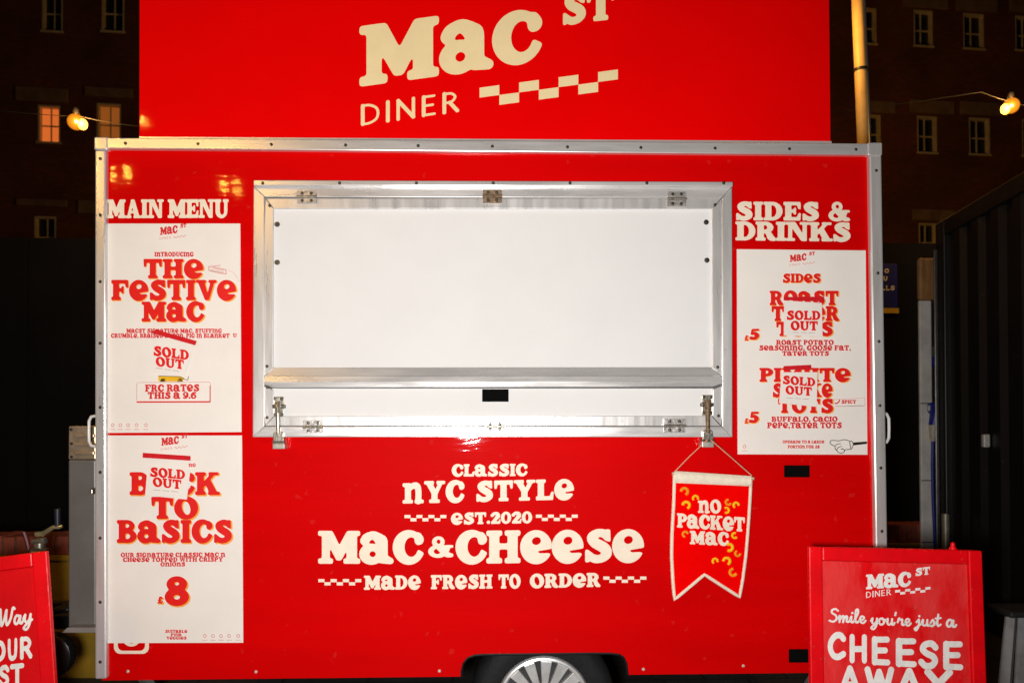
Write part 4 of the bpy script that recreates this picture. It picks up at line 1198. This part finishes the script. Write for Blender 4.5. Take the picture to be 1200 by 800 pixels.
slip([(918.5,393),(964,394.5),(963,355),(919,352)], [('SOLD',921.5,374.6,961.5,375,10.8),('OUT',926.5,386.8,958.5,387.2,10.8)], [(918.5,351.5),(964.5,353.5),(966,347.5),(918.5,348)], ((929,389.5),(955,389.8)),
     'SOLD OUT slip over the roast tater tots on the right menu')
slip([(913,472),(957,476.5),(958,436),(916,436)], [('SOLD',917,449.6,955.5,452.8,10),('OUT',920.5,461.5,951.5,463.8,10)], [(918.5,433.5),(951,432.2),(950.5,427.3),(918,428.8)], ((922,466),(948,467.5)),
     'SOLD OUT slip over the lower tots on the right menu with short rising tape')

# ================================================================ pennant banner
def ban_y(px, py): return -0.034 - 0.010*math.sin((px-786)/95*math.pi*1.6+0.4)*(py-552)/150 - 0.004*math.sin(py/16)
def ban(d): return lambda x, y: at(x, y, ban_y(x, y)-d)
LE = [(790.5,553),(789.5,590),(787.5,625),(787,650),(788.5,680),(790.5,702)]
RE = [(880,558.5),(878.5,590),(876.5,620),(874,650),(870,680),(866.5,699)]
def edge(E, t):
    k = t*(len(E)-1); i = min(int(k), len(E)-2); q = k-i
    return (E[i][0]+(E[i+1][0]-E[i][0])*q, E[i][1]+(E[i+1][1]-E[i][1])*q)
bc = at(834, 700, -0.03)
bn_ = thing('pennant_banner', (bc.x, -0.034, bc.z), 'red felt swallow tailed pennant with cream border reading no packet mac', 'banner')
cl = MB(); nx_, ny_ = 24, 24; V = []
def bpt(i, j):
    s, t = i/nx_, j/ny_
    l = edge(LE, t); r = edge(RE, t)
    x = l[0]+(r[0]-l[0])*s; y = l[1]+(r[1]-l[1])*s
    notch = (1-abs(s-0.46)/0.46 if s < 0.46 else 1-(s-0.46)/0.54)*28
    y -= max(0, notch)*t**2.2
    return x, y
F_ = []
for j in range(ny_+1):
    for i in range(nx_+1):
        x, y = bpt(i, j); V.append(at(x, y, ban_y(x, y)))
for j in range(ny_):
    for i in range(nx_):
        a = j*(nx_+1)+i; F_.append((a, a+1, a+nx_+2, a+nx_+1))
co_ = cl.raw(V, F_).build('cloth', CLOTH, bn_, smooth=True)
sd = co_.modifiers.new('thickness', 'SOLIDIFY'); sd.thickness = 0.0025
bo = MB()
ol = [bpt(0, j) for j in range(ny_+1)]+[bpt(i, ny_) for i in range(1, nx_+1)]+[bpt(nx_, j) for j in range(ny_-1, -1, -1)]
bo.tube([at(x, y, ban_y(x, y)-0.001) for x, y in ol], 0.0066, n=8)
bo.build('border', FELT, bn_, smooth=True)
hm = MB(); hv = []; hf = []
for i in range(17):
    s = i/16
    xa, ya = 790.5+(880.5-790.5)*s, 552+(558-552)*s
    hgt = 13.5-2*s
    for k, (o, dy) in enumerate(((0.0,-0.5),(0.010,2.5),(0.0125,6),(0.010,10),(0.003,hgt))):
        hv.append(at(xa, ya+dy, -0.034-o-0.002))
for i in range(16):
    for k in range(4): hf.append((i*5+k, i*5+5+k, i*5+6+k, i*5+k+1))
hm.raw(hv, hf).build('rod_sleeve', FELT, bn_, smooth=True)
MB().tube([at(787.5,554.5,-0.036), at(883.5,560.5,-0.036)], 0.0055, n=8).build('rod', mat('pale_dowel', (0.62,0.45,0.28), rough=0.7, noise=0.3, nscale=40), bn_, smooth=True)
kn = at(829, 515, -0.054)
MB().tube([at(790,553,-0.04), at(808,534.5,-0.046), kn], 0.0022, n=6).build('cord', CORD, bn_, smooth=True)
MB().tube([at(881,557,-0.04), at(856,535,-0.046), kn+Vector((0.012,0,0.0))], 0.0022, n=6).build('cord', CORD, bn_, smooth=True)
lt = MB(); fb2 = ban(0.0045)
text(lt, 'nO', 818, 600.5, 845, 601, 15.5, fb2); text(lt, 'PaCKeT', 793.5, 617.5, 873, 622.5, 16.5, fb2, track=0.0); text(lt, 'MaC', 808.5, 637, 854, 639, 15.5, fb2)
lt.build('lettering', FELT, bn_, recalc=False)
for i, (x, y, a, big) in enumerate([(802,575.5,200,1),(815,583.5,160,0),(804,591.5,200,1),(853.5,588,40,0),(862.5,591.5,140,0),(851,597.5,250,0),(803,625.5,120,0),(861,627,60,0),(854.5,641,250,1),(864.5,648,20,0),(838,657,150,0),(851.5,657,200,1),(859,670,40,1)]):
    r = 5.2 if big else 4.0
    pts = [at(x+r*0.75*math.cos(R(a+b)), y+r*0.75*math.sin(R(a+b)), ban_y(x, y)-0.0055) for b in range(-20, 231, 25)]
    MB().tube(pts, (0.0058 if big else 0.0046), n=6).build('macaroni', MACY if i % 3 else MACO, bn_, smooth=True)

# ================================================================ sandwich boards
BRED = mat('board_red_paint', (0.88, 0.0015, 0.006), rough=0.45, spec=0.16, noise=0.18, nscale=9, bump=0.10, bscale=30, speck=0.25, coat=0.05, coat_rough=0.2)
PANR = mat('weathered_red_panel', (0.78, 0.002, 0.005), rough=0.5, spec=0.10, noise=1, dark=(0.80,0.045,0.045), nscale=6, bump=0.25, bscale=40, stretch=(1.6,1.6,0.8), rough_var=0.15, speck=0.3)
PANL = mat('plain_red_panel', (0.74, 0.003, 0.006), rough=0.45, spec=0.15, noise=0.12, nscale=8, bump=0.1, bscale=40)
CHALK = mat('white_sign_paint', (0.92, 0.89, 0.85), rough=0.7, spec=0.2, noise=0.12, nscale=30, bump=0.2, bscale=80)
def sandwich(tl, tr_, tlY, trY, lean, label, build):
    A = at(tl[0], tl[1], tlY); B = at(tr_[0], tr_[1], trY)
    ex = (B-A).normalized()
    nh = Vector((ex.y, -ex.x, 0)).normalized()       # horizontal, towards the camera
    ez = Vector((0,0,1))*math.cos(lean)-nh*math.sin(lean)
    ez = (ez-ex*ez.dot(ex)).normalized()
    n = ex.cross(ez).normalized()
    if n.dot(CAM-A) < 0: n = -n
    base = A-ez*(A.z/ez.z)
    t = thing('sandwich_board', ((base+ex*0.28).x, (base).y, 0), label, 'sandwich board')
    def fn_(off):
        return lambda x, y: at_plane(x, y, A+n*off, n)
    def slab(pts, o0, o1):
        fr = [at_plane(x, y, A+n*o0, n) for x, y in pts]
        for p in fr:
            pass
        return MB().prism(fr, n*(o1-o0))
    build(t, fn_, slab, A, ex, ez, n)
    return t
def floorpx(x, fn_, y=1100): return (x, y)
def right_board(t, F, slab, A, ex, ez, n):
    W = 0.585; Hh = A.z/ez.z
    # frame stiles and rails in board coordinates
    def bar(u0,u1,v0,v1,o0,o1,name,mt=BRED,bev=0.004,par=t):
        c = A+ex*(u0+u1)/2+ez*((v0+v1)/2)+n*((o0+o1)/2)
        return MB().obox(c, ex*(u1-u0)/2, ez*(v1-v0)/2, n*(o1-o0)/2).build(name, mt, par, bevel=bev)
    W = (at_plane(1151,645,A,n)-A).dot(ex); st_ = W*0.078
    bar(0,st_,-Hh,0,-0.022,0,'stile'); bar(W-st_,W,-Hh,0,-0.022,0,'stile')
    bar(st_+0.0006,W-st_-0.0006,-0.046,0,-0.022,-0.0005,'rail'); bar(st_+0.0006,W-st_-0.0006,-Hh+0.06,-Hh+0.10,-0.022,-0.0005,'rail')
    bar(st_+0.001,W-st_-0.001,-Hh+0.101,-0.047,-0.018,-0.010,'panel',PANR,0.001)
    # rear leaf of the A
    ez2 = (ez-n*2*ez.dot(Vector((n.x,n.y,0)).normalized())*0).normalized()
    nh = Vector((n.x,n.y,0)).normalized()
    ezb = (Vector((0,0,1))*math.cos(R(7))+nh*math.sin(R(7)))
    c = A+ex*(W/2+0.05)-nh*0.04-ezb*(Hh/2)
    MB().obox(c, ex*(W/2-0.055), ezb*(Hh/2-0.004), n*0.009).build('rear_leaf', BRED, t, bevel=0.003)
    hp = A+ex*(W*0.86)
    MB().lathe(hp-n*0.03+Vector((0,0,-0.01)), (0,0,1), [(0.012,0),(0.013,0.012),(0.007,0.022),(0.007,0.032),(0.0,0.036)], 12).build('top_knob', BRED, t, smooth=True)
    f = F(-0.0085)
    a = MB()
    text(a, 'MaC', 1015, 690, 1067.5, 686.5, 17, f, track=0.0); text(a, 'ST', 1072.5, 674.5, 1090, 672.5, 9, f)
    text(a, 'DINER', 1015, 700, 1044, 696.5, 6.8, f, 'diner', track=0.25); checker(a, 1049, 691, 5.9, 2.9, 7, -0.095, f)
    a.build('logo_lettering', CHALK, t, recalc=False)
    b = MB(); text(b, "Smile", 971, 729, 1014, 730.5, 17, f, 'script', track=0.0)
    text(b, "you're", 1020, 732, 1067, 733.5, 17, f, 'script', track=0.0); text(b, 'just', 1073, 733.5, 1102, 734.5, 17, f, 'script', track=0.0); text(b, 'a', 1108, 735, 1120, 735.5, 19, f, 'script')
    b.build('script_lettering', CHALK, t, recalc=False)
    c_ = MB()
    xs = [(969.5,991,772.5),(995,1016.5,776),(1021,1042.5,778.5),(1049,1073.5,780.5),(1076,1100,783),(1104.5,1128,784)]
    for ch, (xa, xb, yb) in zip('CHEESE', xs): text(c_, ch, xa, yb, xb, yb+0.6, 33.5 if ch != 'C' else 33, f, 'brush')
    for ch, (xa, xb, yb) in zip('AWAY', [(983,1009,812),(1013,1048,813.5),(1050,1081,815),(1083,1117,816.5)]): text(c_, ch, xa, yb, xb, yb+0.6, 33, f, 'brush')
    c_.build('block_lettering', CHALK, t, recalc=False)
sandwich((948,640), (1150,645), -0.37, -0.385, R(5), 'red wooden sandwich board saying smile youre just a cheese away at right', right_board)
def left_board(t, F, slab, A, ex, ez, n):
    Wv = (at_plane(54.5,645,A,n)-A).dot(ex); Hh = A.z/ez.z
    W = 0.585; u0b = Wv-W; st_ = 0.046
    def bar(u0,u1,v0,v1,o0,o1,name,mt=BRED,bev=0.004):
        c = A+ex*(u0+u1)/2+ez*((v0+v1)/2)+n*((o0+o1)/2)
        return MB().obox(c, ex*(u1-u0)/2, ez*(v1-v0)/2, n*(o1-o0)/2).build(name, mt, t, bevel=bev)
    bar(u0b,u0b+st_,-Hh,0,-0.022,0,'stile'); bar(Wv-st_,Wv,-Hh,0,-0.022,0,'stile')
    bar(u0b+st_+0.0006,Wv-st_-0.0006,-0.046,0,-0.022,-0.0005,'rail'); bar(u0b+st_+0.0006,Wv-st_-0.0006,-Hh+0.06,-Hh+0.10,-0.022,-0.0005,'rail')
    bar(u0b+st_+0.001,Wv-st_-0.001,-Hh+0.101,-0.047,-0.018,-0.010,'panel',PANL,0.001)
    nh = Vector((n.x,n.y,0)).normalized(); ezb = (Vector((0,0,1))*math.cos(R(7))+nh*math.sin(R(7)))
    c = A+ex*(Wv-W/2-0.03)-nh*0.04-ezb*(Hh/2)
    MB().obox(c, ex*(W/2-0.035), ezb*(Hh/2-0.004), n*0.009).build('rear_leaf', BRED, t, bevel=0.003)
    f = F(-0.0085)
    a = MB(); text(a, 'Way', -2, 735, 37, 730, 23, f, 'script', track=0.0); a.build('script_lettering', CHALK, t, recalc=False)
    b = MB()
    text(b, 'O', -10, 776, 7, 774.5, 26, f, 'brush'); text(b, 'U', 8.8, 774.3, 20.5, 773, 26, f, 'brush'); text(b, 'R', 23, 772.5, 38, 770.5, 26.5, f, 'brush')
    text(b, 'S', -2, 805, 11, 804, 26, f, 'brush'); text(b, 'T', 12, 804, 28, 802.5, 26, f, 'brush')
    b.build('block_lettering', CHALK, t, recalc=False)
sandwich((0,652), (54.5,645), -0.34, -0.32, R(6), 'red sandwich board cut off by the left edge with white painted lettering', left_board)

print('objects', len(bpy.data.objects))
